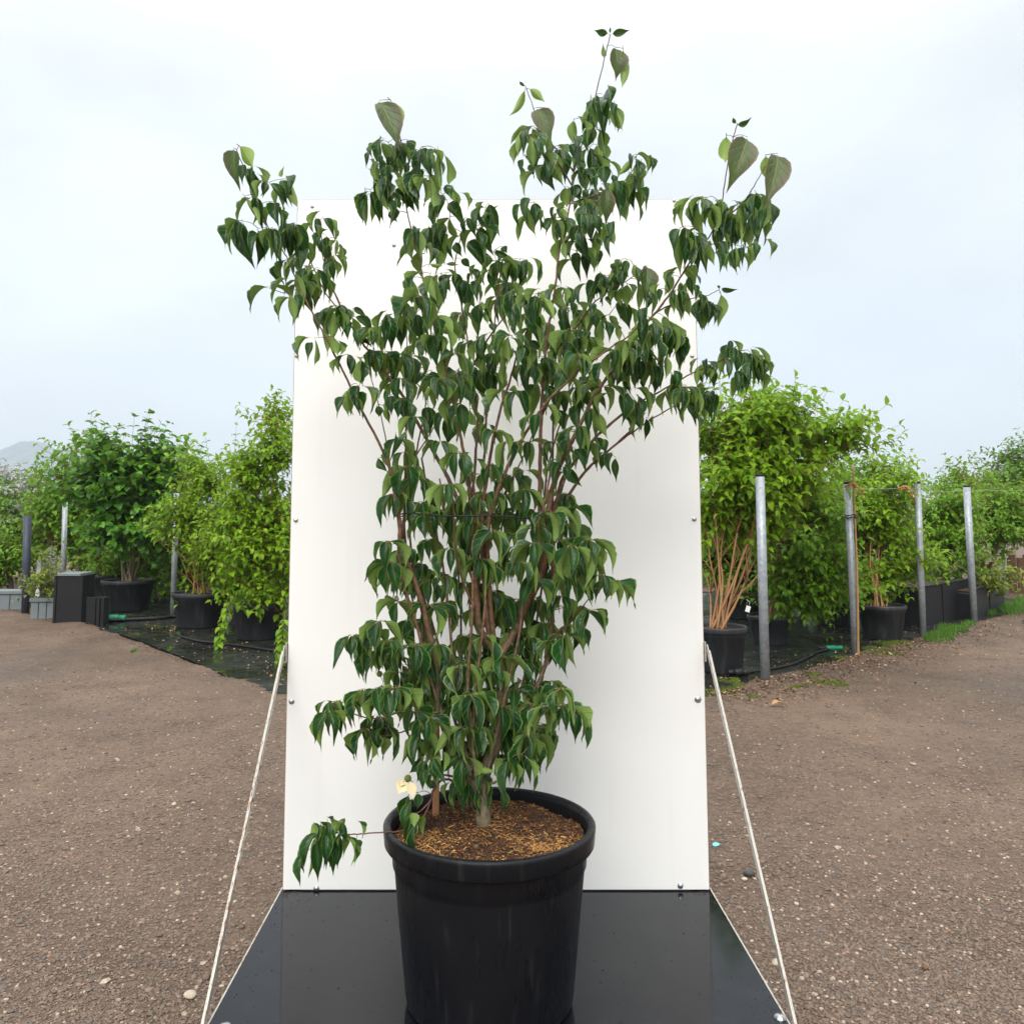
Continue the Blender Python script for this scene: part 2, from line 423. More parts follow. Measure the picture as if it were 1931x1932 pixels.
def _pebble():
    M = Mat('pebble')
    r = M.n('ShaderNodeAttribute', attribute_name='rnd').outputs['Fac']
    x = M.n('ShaderNodeValToRGB'); M.l(r, x.inputs[0]); c = x.color_ramp
    c.elements[0].position = 0; c.elements[0].color = (0.085, 0.068, 0.056, 1); c.elements[1].position = 1; c.elements[1].color = (0.46, 0.38, 0.29, 1)
    for p, q in ((0.3, (0.095, 0.061, 0.040)), (0.55, (0.158, 0.105, 0.070)), (0.72, (0.19, 0.137, 0.10)), (0.8, (0.27, 0.13, 0.08)), (0.86, (0.33, 0.255, 0.185))):
        e = c.elements.new(p); e.color = (*q, 1)
    col = M.mix(M.rng(M.noise(120, 3), 0.3, 0.7, 0, 0.4), x.outputs[0], (0.10, 0.075, 0.058))
    M.set(color=col, rough=0.5); M.bump(M.noise(220, 2), 0.3, 0.002); return M.m
MAT['pebble'] = _pebble()
def _cloth():
    M = Mat('wet_ground_cloth')
    n, m = M.noise(1.6, 4), M.noise(9, 4)
    col = M.mix(M.rng(m, 0.4, 0.75), (0.010, 0.012, 0.011), (0.030, 0.033, 0.026))
    col = M.mix(M.rng(M.noise(5, 5), 0.60, 0.72, 0, 0.5), col, (0.06, 0.062, 0.03))
    M.set(color=col, rough=M.rng(n, 0.40, 0.62, 0.10, 0.5), spec=0.20)
    M.bump(M.noise(6, 3), 0.25, 0.01); return M.m
MAT['cloth'] = _cloth()
def _board():
    M = Mat('white_coated_board')
    big, fine = M.noise(2.2, 4), M.noise(40, 3)
    sx = M.n('ShaderNodeSeparateXYZ'); M.l(M.pos(), sx.inputs[0])
    col = M.mix(big, (0.86, 0.865, 0.845), (0.90, 0.90, 0.885))
    mpn = M.n('ShaderNodeMapping'); M.l(M.pos(), mpn.inputs[0]); mpn.inputs['Scale'].default_value = (30, 30, 1.2)
    streak = M.noise(1.0, 3, vec=mpn.outputs[0])
    col = M.mix(M.math('MULTIPLY', M.rng(streak, 0.58, 0.78), 0.12), col, (0.62, 0.60, 0.54))
    sp = M.voro(55); col = M.mix(M.math('MULTIPLY', M.rng(sp, 0.03, 0.055, 1, 0), 0.25), col, (0.35, 0.30, 0.24))
    M.set(color=col, rough=0.38, spec=0.4); M.bump(fine, 0.05, 0.001); return M.m
MAT['board'] = _board()
MAT['board_edge'] = mat_simple('raw_plywood_edge', (0.30, 0.19, 0.12), 0.8, var=0.5, scale=60)
def _plate():
    M = Mat('wet_black_film_ply')
    n = M.noise(3.5, 4)
    col = M.mix(M.rng(M.noise(14, 5), 0.5, 0.8), (0.006, 0.007, 0.010), (0.012, 0.013, 0.017))
    M.set(color=col, rough=M.rng(n, 0.40, 0.70, 0.05, 0.16), spec=0.26)
    M.bump(M.noise(160, 2), 0.03, 0.001); return M.m
MAT['plate'] = _plate()
def _rusty():
    M = Mat('white_paint_with_rust')
    mpn = M.n('ShaderNodeMapping'); M.l(M.pos(), mpn.inputs[0]); mpn.inputs['Scale'].default_value = (260, 60, 40)
    r = M.noise(1.0, 5, 0.65, vec=mpn.outputs[0])
    f = M.rng(M.math('ADD', r, M.math('MULTIPLY', M.noise(2.2, 2), 0.25)), 0.675, 0.75)
    col = M.mix(f, (0.47, 0.455, 0.41), M.mix(M.noise(90, 3), (0.16, 0.055, 0.02), (0.36, 0.17, 0.07)))
    M.set(color=col, rough=M.rng(f, 0, 1, 0.35, 0.85)); M.bump(M.noise(200, 3), 0.3, 0.001); return M.m
MAT['rusty'] = _rusty()
MAT['steel'] = mat_simple('zinc_steel', (0.55, 0.56, 0.57), 0.32, 1.0, 0.2, 40)
def _galv():
    M = Mat('galvanised_tube')
    v = M.voro(38, out='Color'); s = M.n('ShaderNodeSeparateColor'); M.l(v, s.inputs[0])
    col = M.mix(s.outputs[0], (0.27, 0.30, 0.33), (0.38, 0.41, 0.43)); col = M.mix(M.rng(M.noise(12, 4), 0.55, 0.75, 0, 0.6), col, (0.25, 0.26, 0.26))
    M.set(color=col, rough=0.48, metal=0.35); return M.m
MAT['galv'] = _galv()
def _pot():
    M = Mat('black_plastic')
    n = M.noise(5, 4)
    mpn = M.n('ShaderNodeMapping'); M.l(M.pos(), mpn.inputs[0]); mpn.inputs['Scale'].default_value = (45, 45, 3)
    st = M.noise(1.0, 4, vec=mpn.outputs[0])
    col = M.mix(n, (0.0045, 0.0048, 0.0065), (0.008, 0.0085, 0.011)); col = M.mix(M.rng(st, 0.58, 0.78, 0, 0.5), col, (0.032, 0.032, 0.033))
    mp2 = M.n('ShaderNodeMapping'); M.l(M.pos(), mp2.inputs[0]); mp2.inputs['Scale'].default_value = (110, 110, 5)
    st2 = M.noise(1.0, 3, vec=mp2.outputs[0])
    M.set(color=col, rough=M.math('ADD', M.rng(n, 0.35, 0.65, 0.18, 0.34), M.rng(st2, 0.35, 0.7, 0.0, 0.22)), spec=0.19); M.bump(M.noise(260, 2), 0.06, 0.001); return M.m
MAT['pot'] = _pot()
def _oldpot():
    M = Mat('dusty_black_plastic')
    n = M.noise(4, 5)
    mpn = M.n('ShaderNodeMapping'); M.l(M.pos(), mpn.inputs[0]); mpn.inputs['Scale'].default_value = (18, 18, 2.5)
    st = M.noise(1.0, 4, vec=mpn.outputs[0])
    col = M.mix(n, (0.010, 0.011, 0.014), (0.024, 0.025, 0.028)); col = M.mix(M.rng(st, 0.52, 0.80, 0, 0.55), col, (0.085, 0.082, 0.076))
    M.set(color=col, rough=0.5); return M.m
MAT['oldpot'] = _oldpot()
MAT['soil'] = mat_simple('dark_soil', (0.045, 0.028, 0.019), 0.85, var=0.6, scale=70, bump=0.9, bscale=120)
def _chips():
    M = Mat('mulch_chip')
    r = M.n('ShaderNodeAttribute', attribute_name='rnd').outputs['Fac']
    x = M.n('ShaderNodeValToRGB'); M.l(r, x.inputs[0]); c = x.color_ramp
    c.elements[0].position = 0; c.elements[0].color = (0.035, 0.018, 0.011, 1); c.elements[1].position = 1; c.elements[1].color = (0.56, 0.31, 0.105, 1)
    for p, q in ((0.35, (0.075, 0.036, 0.018)), (0.6, (0.17, 0.072, 0.025)), (0.8, (0.34, 0.165, 0.047))):
        e = c.elements.new(p); e.color = (*q, 1)
    M.set(color=x.outputs[0], rough=0.6, spec=0.2); return M.m
MAT['chips'] = _chips()
MAT['stake'] = mat_simple('wooden_stake', (0.34, 0.17, 0.085), 0.75, var=0.35, scale=30, bump=0.4)
MAT['bamboo'] = mat_simple('bamboo_cane', (0.36, 0.21, 0.085), 0.5, var=0.3, scale=14)
MAT['black'] = mat_simple('black_rubber', (0.013, 0.013, 0.014), 0.45, var=0.3)
MAT['green'] = mat_simple('green_fitting', (0.012, 0.21, 0.12), 0.4, var=0.2)
MAT['twine'] = mat_simple('orange_twine', (0.48, 0.21, 0.075), 0.9, var=0.4, scale=60)
MAT['concrete'] = mat_simple('grey_concrete', (0.17, 0.20, 0.21), 0.7, var=0.2, scale=6, bump=0.3)
MAT['whitepaint'] = mat_simple('white_panel', (0.78, 0.78, 0.77), 0.5, var=0.06)
MAT['darkpost'] = mat_simple('dark_metal_post', (0.05, 0.06, 0.085), 0.45, var=0.3)
MAT['planter'] = mat_simple('charcoal_planter', (0.012, 0.012, 0.014), 0.5, var=0.35, scale=5)
MAT['brown'] = mat_simple('brown_wood', (0.13, 0.07, 0.04), 0.8, var=0.5, scale=14, bump=0.4)
MAT['stone'] = mat_simple('dark_stone', (0.06, 0.058, 0.055), 0.5, var=0.4, scale=80)
MAT['palestone'] = mat_simple('pale_stone', (0.42, 0.36, 0.28), 0.6, var=0.35, scale=90, bump=0.4, bscale=200)
MAT['turq'] = mat_simple('turquoise_plastic', (0.20, 0.60, 0.66), 0.4, var=0.2, scale=60)
MAT['fruit'] = mat_simple('green_fruit', (0.17, 0.20, 0.045), 0.6, var=0.5, scale=420, bump=0.8, bscale=500)
MAT['tagwhite'] = mat_simple('white_tag', (0.7, 0.7, 0.68), 0.5, var=0.1)
def _bract():
    M = Mat('cream_bract'); n = M.noise(70, 4)
    M.set(color=M.mix(M.rng(n, 0.60, 0.72), M.mix(M.noise(25, 2), (0.72, 0.66, 0.36), (0.74, 0.55, 0.38)), (0.36, 0.17, 0.06)), rough=0.6); return M.m
MAT['bract'] = _bract()
def _litter():
    M = Mat('dead_leaf')
    r = M.n('ShaderNodeAttribute', attribute_name='rnd').outputs['Fac']
    x = M.n('ShaderNodeValToRGB'); M.l(r, x.inputs[0]); c = x.color_ramp
    c.elements[0].position = 0; c.elements[0].color = (0.05, 0.028, 0.018, 1); c.elements[1].position = 1; c.elements[1].color = (0.42, 0.27, 0.14, 1)
    e = c.elements.new(0.5); e.color = (0.125, 0.060, 0.032, 1); e = c.elements.new(0.85); e.color = (0.21, 0.105, 0.05, 1)
    M.set(color=x.outputs[0], rough=0.55); return M.m
MAT['litter'] = _litter()
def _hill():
    M = Mat('hazed_wooded_hill')
    M.set(color=M.mix(M.noise(0.008, 6), (0.035, 0.065, 0.075), (0.055, 0.09, 0.10)), rough=0.9); return M.m  # woodland green shifted to blue: part of the distance haze is in this colour
MAT['hill'] = _hill()

# ------------------------------------------------------------------ setting
def sheet(name, pts, z, mat, kind='structure'):
    mb = MB(); mb.add([(p[0], p[1], z) for p in pts], [tuple(range(len(pts)))], False)
    o = mb.build(name, mat); o['kind'] = kind; return o
# gravel yard: fine grid near, coarse far, gentle unevenness
def ground():
    xs = np.concatenate([[-2900, -600, -120, -40, -16], np.linspace(-10, 10, 281), [16, 40, 120, 600, 2900]])
    ys = np.concatenate([[-60, -10, 0], np.linspace(0.9, 13, 191), [18, 40, 120, 600, 2950]])
    X, Y = np.meshgrid(xs, ys)
    Z = 0.012 * np.sin(X * 1.9 + 0.7 * Y) * np.sin(Y * 1.3 - 0.4 * X) + 0.007 * np.sin(4.1 * X - 2.2 * Y) + 0.005 * np.sin(6.3 * Y + 3.1 * X)
    w = np.clip((10 - np.abs(X)) / 2, 0, 1) * np.clip((13 - Y) / 3, 0, 1)
    Z = (Z - 0.006) * w
    E = np.where(X < 0, 6.62 + np.maximum(0, -X - 1.55) * 1.22, 6.62 + np.maximum(0, X - 1.65) * 0.95)
    E = E + 0.07 * np.sin(3.1 * X + 1.7 * Y) + 0.05 * np.sin(7.7 * X - 2.9 * Y) + 0.03 * rng.standard_normal(X.shape)
    T = Y - E
    Z = np.where(T < 0, Z + 0.024 * np.exp(-(T / 0.45) ** 2), 0)
    S = np.clip(T / 0.22, 0, 1); S = S * S * (3 - 2 * S)
    Z = np.where(T < 0, Z, 0.020 * (1 - S) - 0.024 * S)
    Z = np.where((Y > 15) & (Y < 40), np.maximum(Z, 0.0), np.where(Y > 40, np.minimum(Z, -0.02), Z))
    # flat under the cloth and under the stand
    nx, ny = len(xs), len(ys)
    mb = MB()
    mb.v = [tuple(p) for p in np.stack([X, Y, Z], -1).reshape(-1, 3)]
    mb.f = [(j * nx + i, j * nx + i + 1, (j + 1) * nx + i + 1, (j + 1) * nx + i) for j in range(ny - 1) for i in range(nx - 1)]
    mb.smooth = [True] * len(mb.f)
    o = mb.build('ground', MAT['gravel']); tag(o, 'brown grey gravel yard spreading around the white board', 'ground', kind='structure')
def ground_z(x, y):
    w = max(0, min(1, (10 - abs(x)) / 2)) * max(0, min(1, (13 - y) / 3))
    z = (0.012 * math.sin(x * 1.9 + 0.7 * y) * math.sin(y * 1.3 - 0.4 * x) + 0.007 * math.sin(4.1 * x - 2.2 * y) + 0.005 * math.sin(6.3 * y + 3.1 * x) - 0.006) * w
    T = y - (6.62 + (max(0, -x - 1.55) * 1.22 if x < 0 else max(0, x - 1.65) * 0.95))
    return z + 0.024 * math.exp(-(T / 0.45) ** 2) if T < 0 else 0.004
ground()

# wet black ground cloth under the potted shrubs, edges a little ragged
CLOTH_L = [(190, 1182), (255, 1196), (330, 1222), (420, 1256), (500, 1290), (548, 1312)]
CLOTH_R = [(1325, 1312), (1440, 1292), (1530, 1262), (1612, 1242), (1680, 1222), (1745, 1204), (1845, 1178)]
def cloth():
    pts = []
    for seq, sg in ((CLOTH_L, -1), (CLOTH_R, 1)):
        pts += [q + Vector((sg * 0.10, -0.10, 0)) for q in crom([G(*p) for p in seq], 8)]
    pts += [Vector((9.5, 13.6, 0)), Vector((7, 15, 0)), Vector((-8, 15.5, 0)), Vector((-8.5, 14, 0))]
    o = sheet('ground_cloth', pts, 0.003, MAT['cloth']); o['label'] = 'wet black ground cloth under the potted shrubs'
cloth()

# distant hill with a small round summit
def hill():
    Yd = 2400.0
    prof = [(-620, 962), (-420, 900), (-200, 880), (-90, 866), (0, 852), (25, 845), (40, 838), (55, 833), (66, 832), (78, 834), (90, 842), (102, 847), (125, 848), (150, 848), (200, 852), (260, 862), (340, 880), (420, 905), (520, 935), (640, 962)]
    P = crom([at(x, y, Yd) for x, y in prof], 5)
    n = len(P); mb = MB(); rows = []
    for j, (k, dy) in enumerate(((1.0, 0), (0.85, -60), (0.55, -180), (0.2, -340), (-0.05, -480))):
        rows.append([(p.x * (1 + 0.01 * j), Yd + dy + 36 * math.sin(i * 0.7 + j), p.z * k + (4 * math.sin(i * 2.1 + j) if 0 < j < 4 else 0)) for i, p in enumerate(P)])
    back = [(p.x, Yd + 450, -0.5) for p in P]
    allr = [back] + rows
    vs = [v for r in allr for v in r]
    fs = [(j * n + i, j * n + i + 1, (j + 1) * n + i + 1, (j + 1) * n + i) for j in range(len(allr) - 1) for i in range(n - 1)]
    mb.add(vs, [f[::-1] for f in fs])
    o = mb.build('hill', MAT['hill']); tag(o, 'distant hazy blue hill with a small round summit', 'hill', kind='structure')
hill()

# ------------------------------------------------------------------ display stand
PZ = 0.08                                     # top of the black plate
YB = G(935, 1681, PZ).y                       # front face of the board
XL, XR = at(533.5, 1681, YB).x, at(1337.5, 1681, YB).x
ZT = at(935, 376, YB).z
PY0 = YB - 1.02
def stand():
    st = empty('display_stand', ((XL + XR) / 2, YB, 0))
    tag(st, 'white upright board with glossy black base plate and rusty white side braces', 'stand')
    def part(name, fn, mat, parent=None):
        mb = MB(); fn(mb); mb.v = [(v[0] - st.location.x, v[1] - st.location.y, v[2]) for v in mb.v]
        return mb.build(name, mat, parent or st)
    board = part('back_board', lambda m: m.box((XL, YB, PZ + 0.004), (XR, YB + 0.018, ZT), b=0.0015), MAT['board'])
    for lo, hi in (((XL - 0.0022, YB + 0.003, PZ + 0.006), (XL - 0.0002, YB + 0.016, ZT - 0.002)), ((XR + 0.0002, YB + 0.003, PZ + 0.006), (XR + 0.0022, YB + 0.016, ZT - 0.002)), ((XL + 0.004, YB + 0.003, ZT + 0.0002), (XR - 0.004, YB + 0.016, ZT + 0.0022))):
        part('board_edging', lambda m: m.box(lo, hi), MAT['board_edge'], board)
    plate = part('base_plate', lambda m: m.box((XL - 0.006, PY0, PZ - 0.018), (XR + 0.006, YB + 0.03, PZ), b=0.001), MAT['plate'])
    part('plate_edging', lambda m: m.box((XL - 0.0105, PY0, PZ - 0.0165), (XL - 0.0062, YB + 0.03, PZ + 0.0012)), MAT['rusty'], plate)
    part('plate_edging', lambda m: m.box((XR + 0.0062, PY0, PZ - 0.0165), (XR + 0.0105, YB + 0.03, PZ + 0.0012)), MAT['rusty'], plate)
    for i, x in enumerate((XL + 0.03, 0.5 * (XL + XR) - 0.04, XR - 0.11)):
        part('skid', lambda m: m.box((x, PY0 + 0.02, 0.0 - 0.01), (x + 0.08, YB + 0.02, PZ - 0.0185), b=0.003), MAT['brown'])
    part('rear_frame', lambda m: (m.box((XL + 0.01, YB + 0.0185, PZ + 0.006), (XL + 0.05, YB + 0.058, ZT - 0.03), b=0.002), m.box((XR - 0.05, YB + 0.0185, PZ + 0.006), (XR - 0.01, YB + 0.058, ZT - 0.03), b=0.002), m.box((XL + 0.052, YB + 0.0185, ZT - 0.08), (XR - 0.052, YB + 0.058, ZT - 0.04), b=0.002)), MAT['rusty'])
    # braces: flat angle bars from the board's edge to the front corners of the plate
    for sgn, xe, top in ((-1, XL, at(544, 1220, YB)), (1, XR, at(1323, 1218, YB))):
        a = Vector((xe + sgn * 0.008, YB - 0.004, top.z)); b = Vector((xe + sgn * 0.0125, YB - 0.815, PZ - 0.010))
        d = (b - a); Ln = d.length; d.normalize()
        sx = Vector((sgn, 0, 0)); sx = (sx - d * sx.dot(d)).normalized(); nn = d.cross(sx)
        M = Matrix(((sx.x, nn.x, d.x, a.x), (sx.y, nn.y, d.y, a.y), (sx.z, nn.z, d.z, a.z), (0, 0, 0, 1)))
        part('brace', lambda m: (m.box((0.0005, -0.012, 0), (0.0040, 0.012, Ln), M, b=0.0008), m.box((0.0042, -0.012 if nn.y < 0 else 0.0085, 0.012), (0.0145, -0.0085 if nn.y < 0 else 0.012, Ln - 0.01), M, b=0.0008)), MAT['rusty'])
        part('bracket', lambda m: m.box((min(xe + sgn * 0.0025, xe + sgn * 0.0065), YB - 0.012, top.z - 0.055), (max(xe + sgn * 0.0025, xe + sgn * 0.0065), YB + 0.05, top.z + 0.015), b=0.0008), MAT['rusty'])
    for (x, y, r) in ((589, 389, .0050), (1271, 378, .0050), (743, 462, .0055), (560, 671, .0055), (1305, 671, .0055), (558, 981, .0062), (1309, 979, .0062), (550, 1323, .0075), (1316, 1319, .009), (597, 1676, .0075), (1283, 1671, .0075)):
        p = at(x, y, YB)
        def scr(m, p=p, r=r):
            prof = [(0, 0.0), (r, 0.0), (r, -0.0025), (r * 0.8, -0.0042), (r * 0.45, -0.005), (0.0, -0.005)]
            k0 = len(m.v); m.lathe([(r * 1.35, 0.0), (r * 1.35, -0.0012), (r, -0.0014), (r * 0.95, -0.0035), (r * 0.6, -0.0052), (0.0004, -0.0055)], sides=12)
            m.v[k0:] = [(p.x + v[0], p.y - 0.0003 + v[2], p.z + v[1]) for v in m.v[k0:]]
        part('screw', scr, MAT['steel'], board)
    for (x, y) in ((1471, 1921), (424, 1938)):
        p = G(x, y, PZ)
        part('bolt', lambda m: m.lathe([(0.0165, 0.0003), (0.0165, 0.002), (0.0135, 0.006), (0.008, 0.0085), (0.0005, 0.0095)], (p.x, p.y, PZ), 16), MAT['steel'], plate)
    K = 420; Mg = np.zeros((K, 3, 4))
    tv = [(-.5, -.4, 0), (.5, -.5, 0), (.4, .5, 0), (-.5, .45, 0), (0, 0, .6)]; tf = [(0, 1, 4), (1, 2, 4), (2, 3, 4), (3, 0, 4)]
    for i in range(K):
        e = random.random()
        x = random.uniform(XL, XR) if e < .5 else random.choice((XL + abs(random.gauss(0, .04)), XR - abs(random.gauss(0, .04))))
        y = random.uniform(PY0 + .05, YB - .003) if e < .8 else YB - .002 - abs(random.gauss(0, .02))
        q = random.uniform(.0012, .0042)
        Mg[i, :, :3] = np.array(Matrix.Rotation(random.uniform(0, 6.28), 3, 'Z')) * np.array([q * random.uniform(.8, 2), q, q]); Mg[i, :, 3] = (min(max(x, XL + .004), XR - .004) - st.location.x, y - st.location.y, PZ + .0002)
    link('grit', mesh_from_copies('grit', tv, tf, None, Mg, rng.random(K), False), plate, MAT['soil'])['kind'] = 'stuff'
stand()

# ------------------------------------------------------------------ main pot
POTC = G(923, 1885, PZ); POTC.z = PZ
SC = 1627 / POTC.y
def main_pot():
    c = POTC
    root = empty('plant_pot', c)
    tag(root, 'large wet black plastic pot standing on the black base plate, filled with mulch', 'pot')
    R, H, rb = 0.293, 0.474, 0.226
    mb = MB()
    mb.lathe([(0.001, 0.004), (rb - 0.03, 0.004), (rb - 0.008, 0.001), (rb, 0.012), (rb + 0.004, 0.03), (0.262, H - 0.125), (0.2625, H - 0.112), (0.268, H - 0.106), (0.2705, H - 0.058)], sides=96)
    mb.build('body', MAT['pot'], root)
    mb = MB()
    mb.lathe([(0.2695, H - 0.051), (0.282, H - 0.0545), (0.2885, H - 0.0532), (0.2912, H - 0.049), (R + 0.0012, H - 0.013), (R + 0.0015, H - 0.007), (R - 0.002, H - 0.002), (R - 0.008, H), (R - 0.015, H - 0.001), (R - 0.020, H - 0.005), (R - 0.0235, H - 0.018), (R - 0.030, H - 0.10)], sides=96)
    mb.build('rim', MAT['pot'], root)
    # soil mound
    n, m = 48, 12; vs, fs = [(0, 0, H - 0.018)], []
    def sz(r, a): return H - 0.018 - 0.020 * (r / 0.262) ** 2 + 0.006 * math.sin(3 * a + 11 * r) * (r / 0.262) + 0.004 * math.sin(7 * a - 23 * r)
    for j in range(1, m + 1):
        r = 0.263 * j / m
        for k in range(n):
            a = 2 * math.pi * k / n; vs.append((r * math.cos(a), r * math.sin(a), sz(r, a) + random.uniform(-.003, .003)))
    for k in range(n):
        fs.append((0, 1 + k, 1 + (k + 1) % n))
        for j in range(m - 1):
            a0 = 1 + j * n
            fs.append((a0 + k, a0 + n + k, a0 + n + (k + 1) % n, a0 + (k + 1) % n))
    mb = MB(); mb.add(vs, fs); mb.build('soil', MAT['soil'], root)
    # mulch chips
    K = 9000
    tv = [(-.5, -.5, 0), (.5, -.4, 0), (.5, .4, 0), (-.5, .5, 0), (-.42, 0, 1), (.45, 0, 0.9)]
    tf = [(0, 1, 5, 4), (2, 3, 4, 5), (1, 2, 5), (3, 0, 4)]
    M = np.zeros((K, 3, 4)); rnd = np.zeros(K)
    for i in range(K):
        r = 0.260 * math.sqrt(random.random()); a = random.uniform(0, 2 * math.pi)
        x, y = r * math.cos(a), r * math.sin(a)
        Ln = random.choice((0.004, 0.006, 0.008, 0.011, 0.018)) * random.uniform(0.7, 1.25); W = random.uniform(0.0012, 0.0030)
        ez = Matrix.Rotation(random.uniform(0, 6.28), 3, 'Z') @ Matrix.Rotation(random.uniform(-.45, .45), 3, 'Y') @ Matrix.Rotation(random.uniform(-.8, .8), 3, 'X')
        B = np.array(ez) * np.array([Ln, W, W * 0.7])
        M[i, :, :3] = B; M[i, :, 3] = (x, y, sz(r, a) + random.uniform(0.0, 0.006))
        # pale dry shreds in patches, darker peat elsewhere
        p = 0.5 + 0.5 * math.sin(x * 17 + 2.0) * math.cos(y * 14 - 1.0) + (0.30 if y < -0.05 else -0.02) - (0.45 if (x < 0 and y > 0) else 0)
        rnd[i] = min(1, max(0, random.gauss(0.24 + 0.44 * p, 0.27)))
    o = link('mulch_chips', mesh_from_copies('mulch_chips', tv, tf, None, M, rnd, False), root, MAT['chips']); o['kind'] = 'stuff'
    # wet grit and crumbs on the rim
    mb = MB(); mb.sphere((-0.035, -0.165, H - 0.012), 0.0075, 8, 5); mb.build('fallen_berry', MAT['brown'], root)
    return root
main_pot()

# ------------------------------------------------------------------ leaves
WT = [(0, .0), (.06, .42), (.16, .80), (.30, 1.0), (.45, .96), (.60, .70), (.74, .33), (.87, .11), (1.0, .0)]
def leaf_template(bend=0.9, fold=0.2, wave=0.0, curl=0.25, twist=0.0, seed=0, cols=4, prof=WT, petiole=True, half=0.28, tipdrop=0.0):
    """unit leaf: base at 0, tip at (1,0,0), y in units of half width, z in units of length"""
    rr = random.Random(seed)
    ts = [p[0] for p in prof]; n = len(ts)
    cx, cz = [0.0], [0.0]
    for i in range(1, n):
        tm = 0.5 * (ts[i] + ts[i - 1]); d = ts[i] - ts[i - 1]
        a = bend * (1 - 2 * tm ** 0.62) - tipdrop * max(0, tm - 0.75)
        cx.append(cx[-1] + d * math.cos(a)); cz.append(cz[-1] + d * math.sin(a))
    ang = math.atan2(cz[-1], cx[-1]); Ln = math.hypot(cx[-1], cz[-1])
    P = [((x * math.cos(-ang) - z * math.sin(-ang)) / Ln, (x * math.sin(-ang) + z * math.cos(-ang)) / Ln) for x, z in zip(cx, cz)]
    vs, uv, fs = [], [], []
    ph = rr.uniform(0, 6.28)
    idx = []
    for i, t in enumerate(ts):
        w = prof[i][1]
        row = []
        if w == 0:
            vs.append((P[i][0], 0, P[i][1])); uv.append((0.5, t)); row = [len(vs) - 1] * (cols + 1)
        else:
            for k in range(cols + 1):
                s = -1 + 2 * k / cols
                cf = 1 / math.sqrt(1 + fold * fold)
                y = s * w * (1 - 0.25 * curl * s * s) * cf
                z = half * w * (fold * cf * abs(s) + curl * 0.6 * s ** 4) + half * wave * s * s * math.sin(ph + t * 9 + (2.0 if s > 0 else 0)) + twist * s * w * half * (t - 0.4)
                vs.append((P[i][0], y, P[i][1] + z)); uv.append(((s + 1) / 2, t)); row.append(len(vs) - 1)
        idx.append(row)
    for i in range(n - 1):
        for k in range(cols):
            q = [idx[i][k], idx[i + 1][k], idx[i + 1][k + 1], idx[i][k + 1]]
            q2 = []
            for a in q:
                if a not in q2: q2.append(a)
            if len(q2) >= 3: fs.append(tuple(q2))
    if petiole:
        b = len(vs); r = 0.016
        for (x, z) in ((-0.055, -0.12), (-0.025, -0.02), (0.05, P[1][1] * 0.6)):
            for k in range(3):
                a = 2 * math.pi * k / 3 + 0.5
                vs.append((x, r / half * math.cos(a) , z + r * math.sin(a))); uv.append((0.5, -0.1))
        for j in range(2):
            for k in range(3):
                k2 = (k + 1) % 3
                fs.append((b + j * 3 + k, b + j * 3 + k2, b + (j + 1) * 3 + k2, b + (j + 1) * 3 + k))
    # face orientation: upper side = +z
    out = []
    for f in fs:
        a, b_, c = (np.array(vs[f[0]]), np.array(vs[f[1]]), np.array(vs[f[2]]))
        nz = np.cross(b_ - a, c - a)[2]
        if uv[f[0]][1] >= 0 and nz < 0: f = f[::-1]
        out.append(f)
    return vs, out, uv
LEAVES = [leaf_template(b, f, w, c, t, sd, tipdrop=td) for sd, (b, f, w, c, t, td) in enumerate((
    (0.35, 0.22, 0.10, 0.40, 0.1, 0.0), (0.50, 0.55, 0.16, 0.45, 0.8, -0.8), (0.25, 0.15, 0.16, 0.60, -0.8, -1.2), (0.55, 0.38, 0.12, 0.35, 0.5, 0.5),
    (0.60, 0.30, 0.20, 0.50, 1.1, -1.2), (0.72, 0.85, 0.16, 0.30, -0.9, 0.0), (0.50, 0.20, 0.22, 0.65, 0.5, 0.6), (0.85, 0.45, 0.14, 0.45, -0.6, -0.6),
    (0.65, 1.15, 0.20, 0.20, 0.4, -1.0), (0.40, 0.70, 0.28, 0.55, -1.4, 0.9)))]
def np_mesh(name, t):
    vs, fs, uv = t
    me = bpy.data.meshes.new(name); me.from_pydata(vs, [], fs)
    l = me.uv_layers.new(name='UVMap')
    for lp in me.loops: l.data[lp.index].uv = uv[lp.vertex_index]
    me.polygons.foreach_set('use_smooth', [True] * len(fs)); me.update(); return me
def basis(c, n, L, W):
    c = Vector(c).normalized(); n = Vector(n); n = (n - c * n.dot(c)).normalized(); y = n.cross(c)
    return Matrix(((c.x * L, y.x * W, n.x * L), (c.y * L, y.y * W, n.y * L), (c.z * L, y.z * W, n.z * L)))

# ------------------------------------------------------------------ the potted dogwood
Y0 = POTC.y
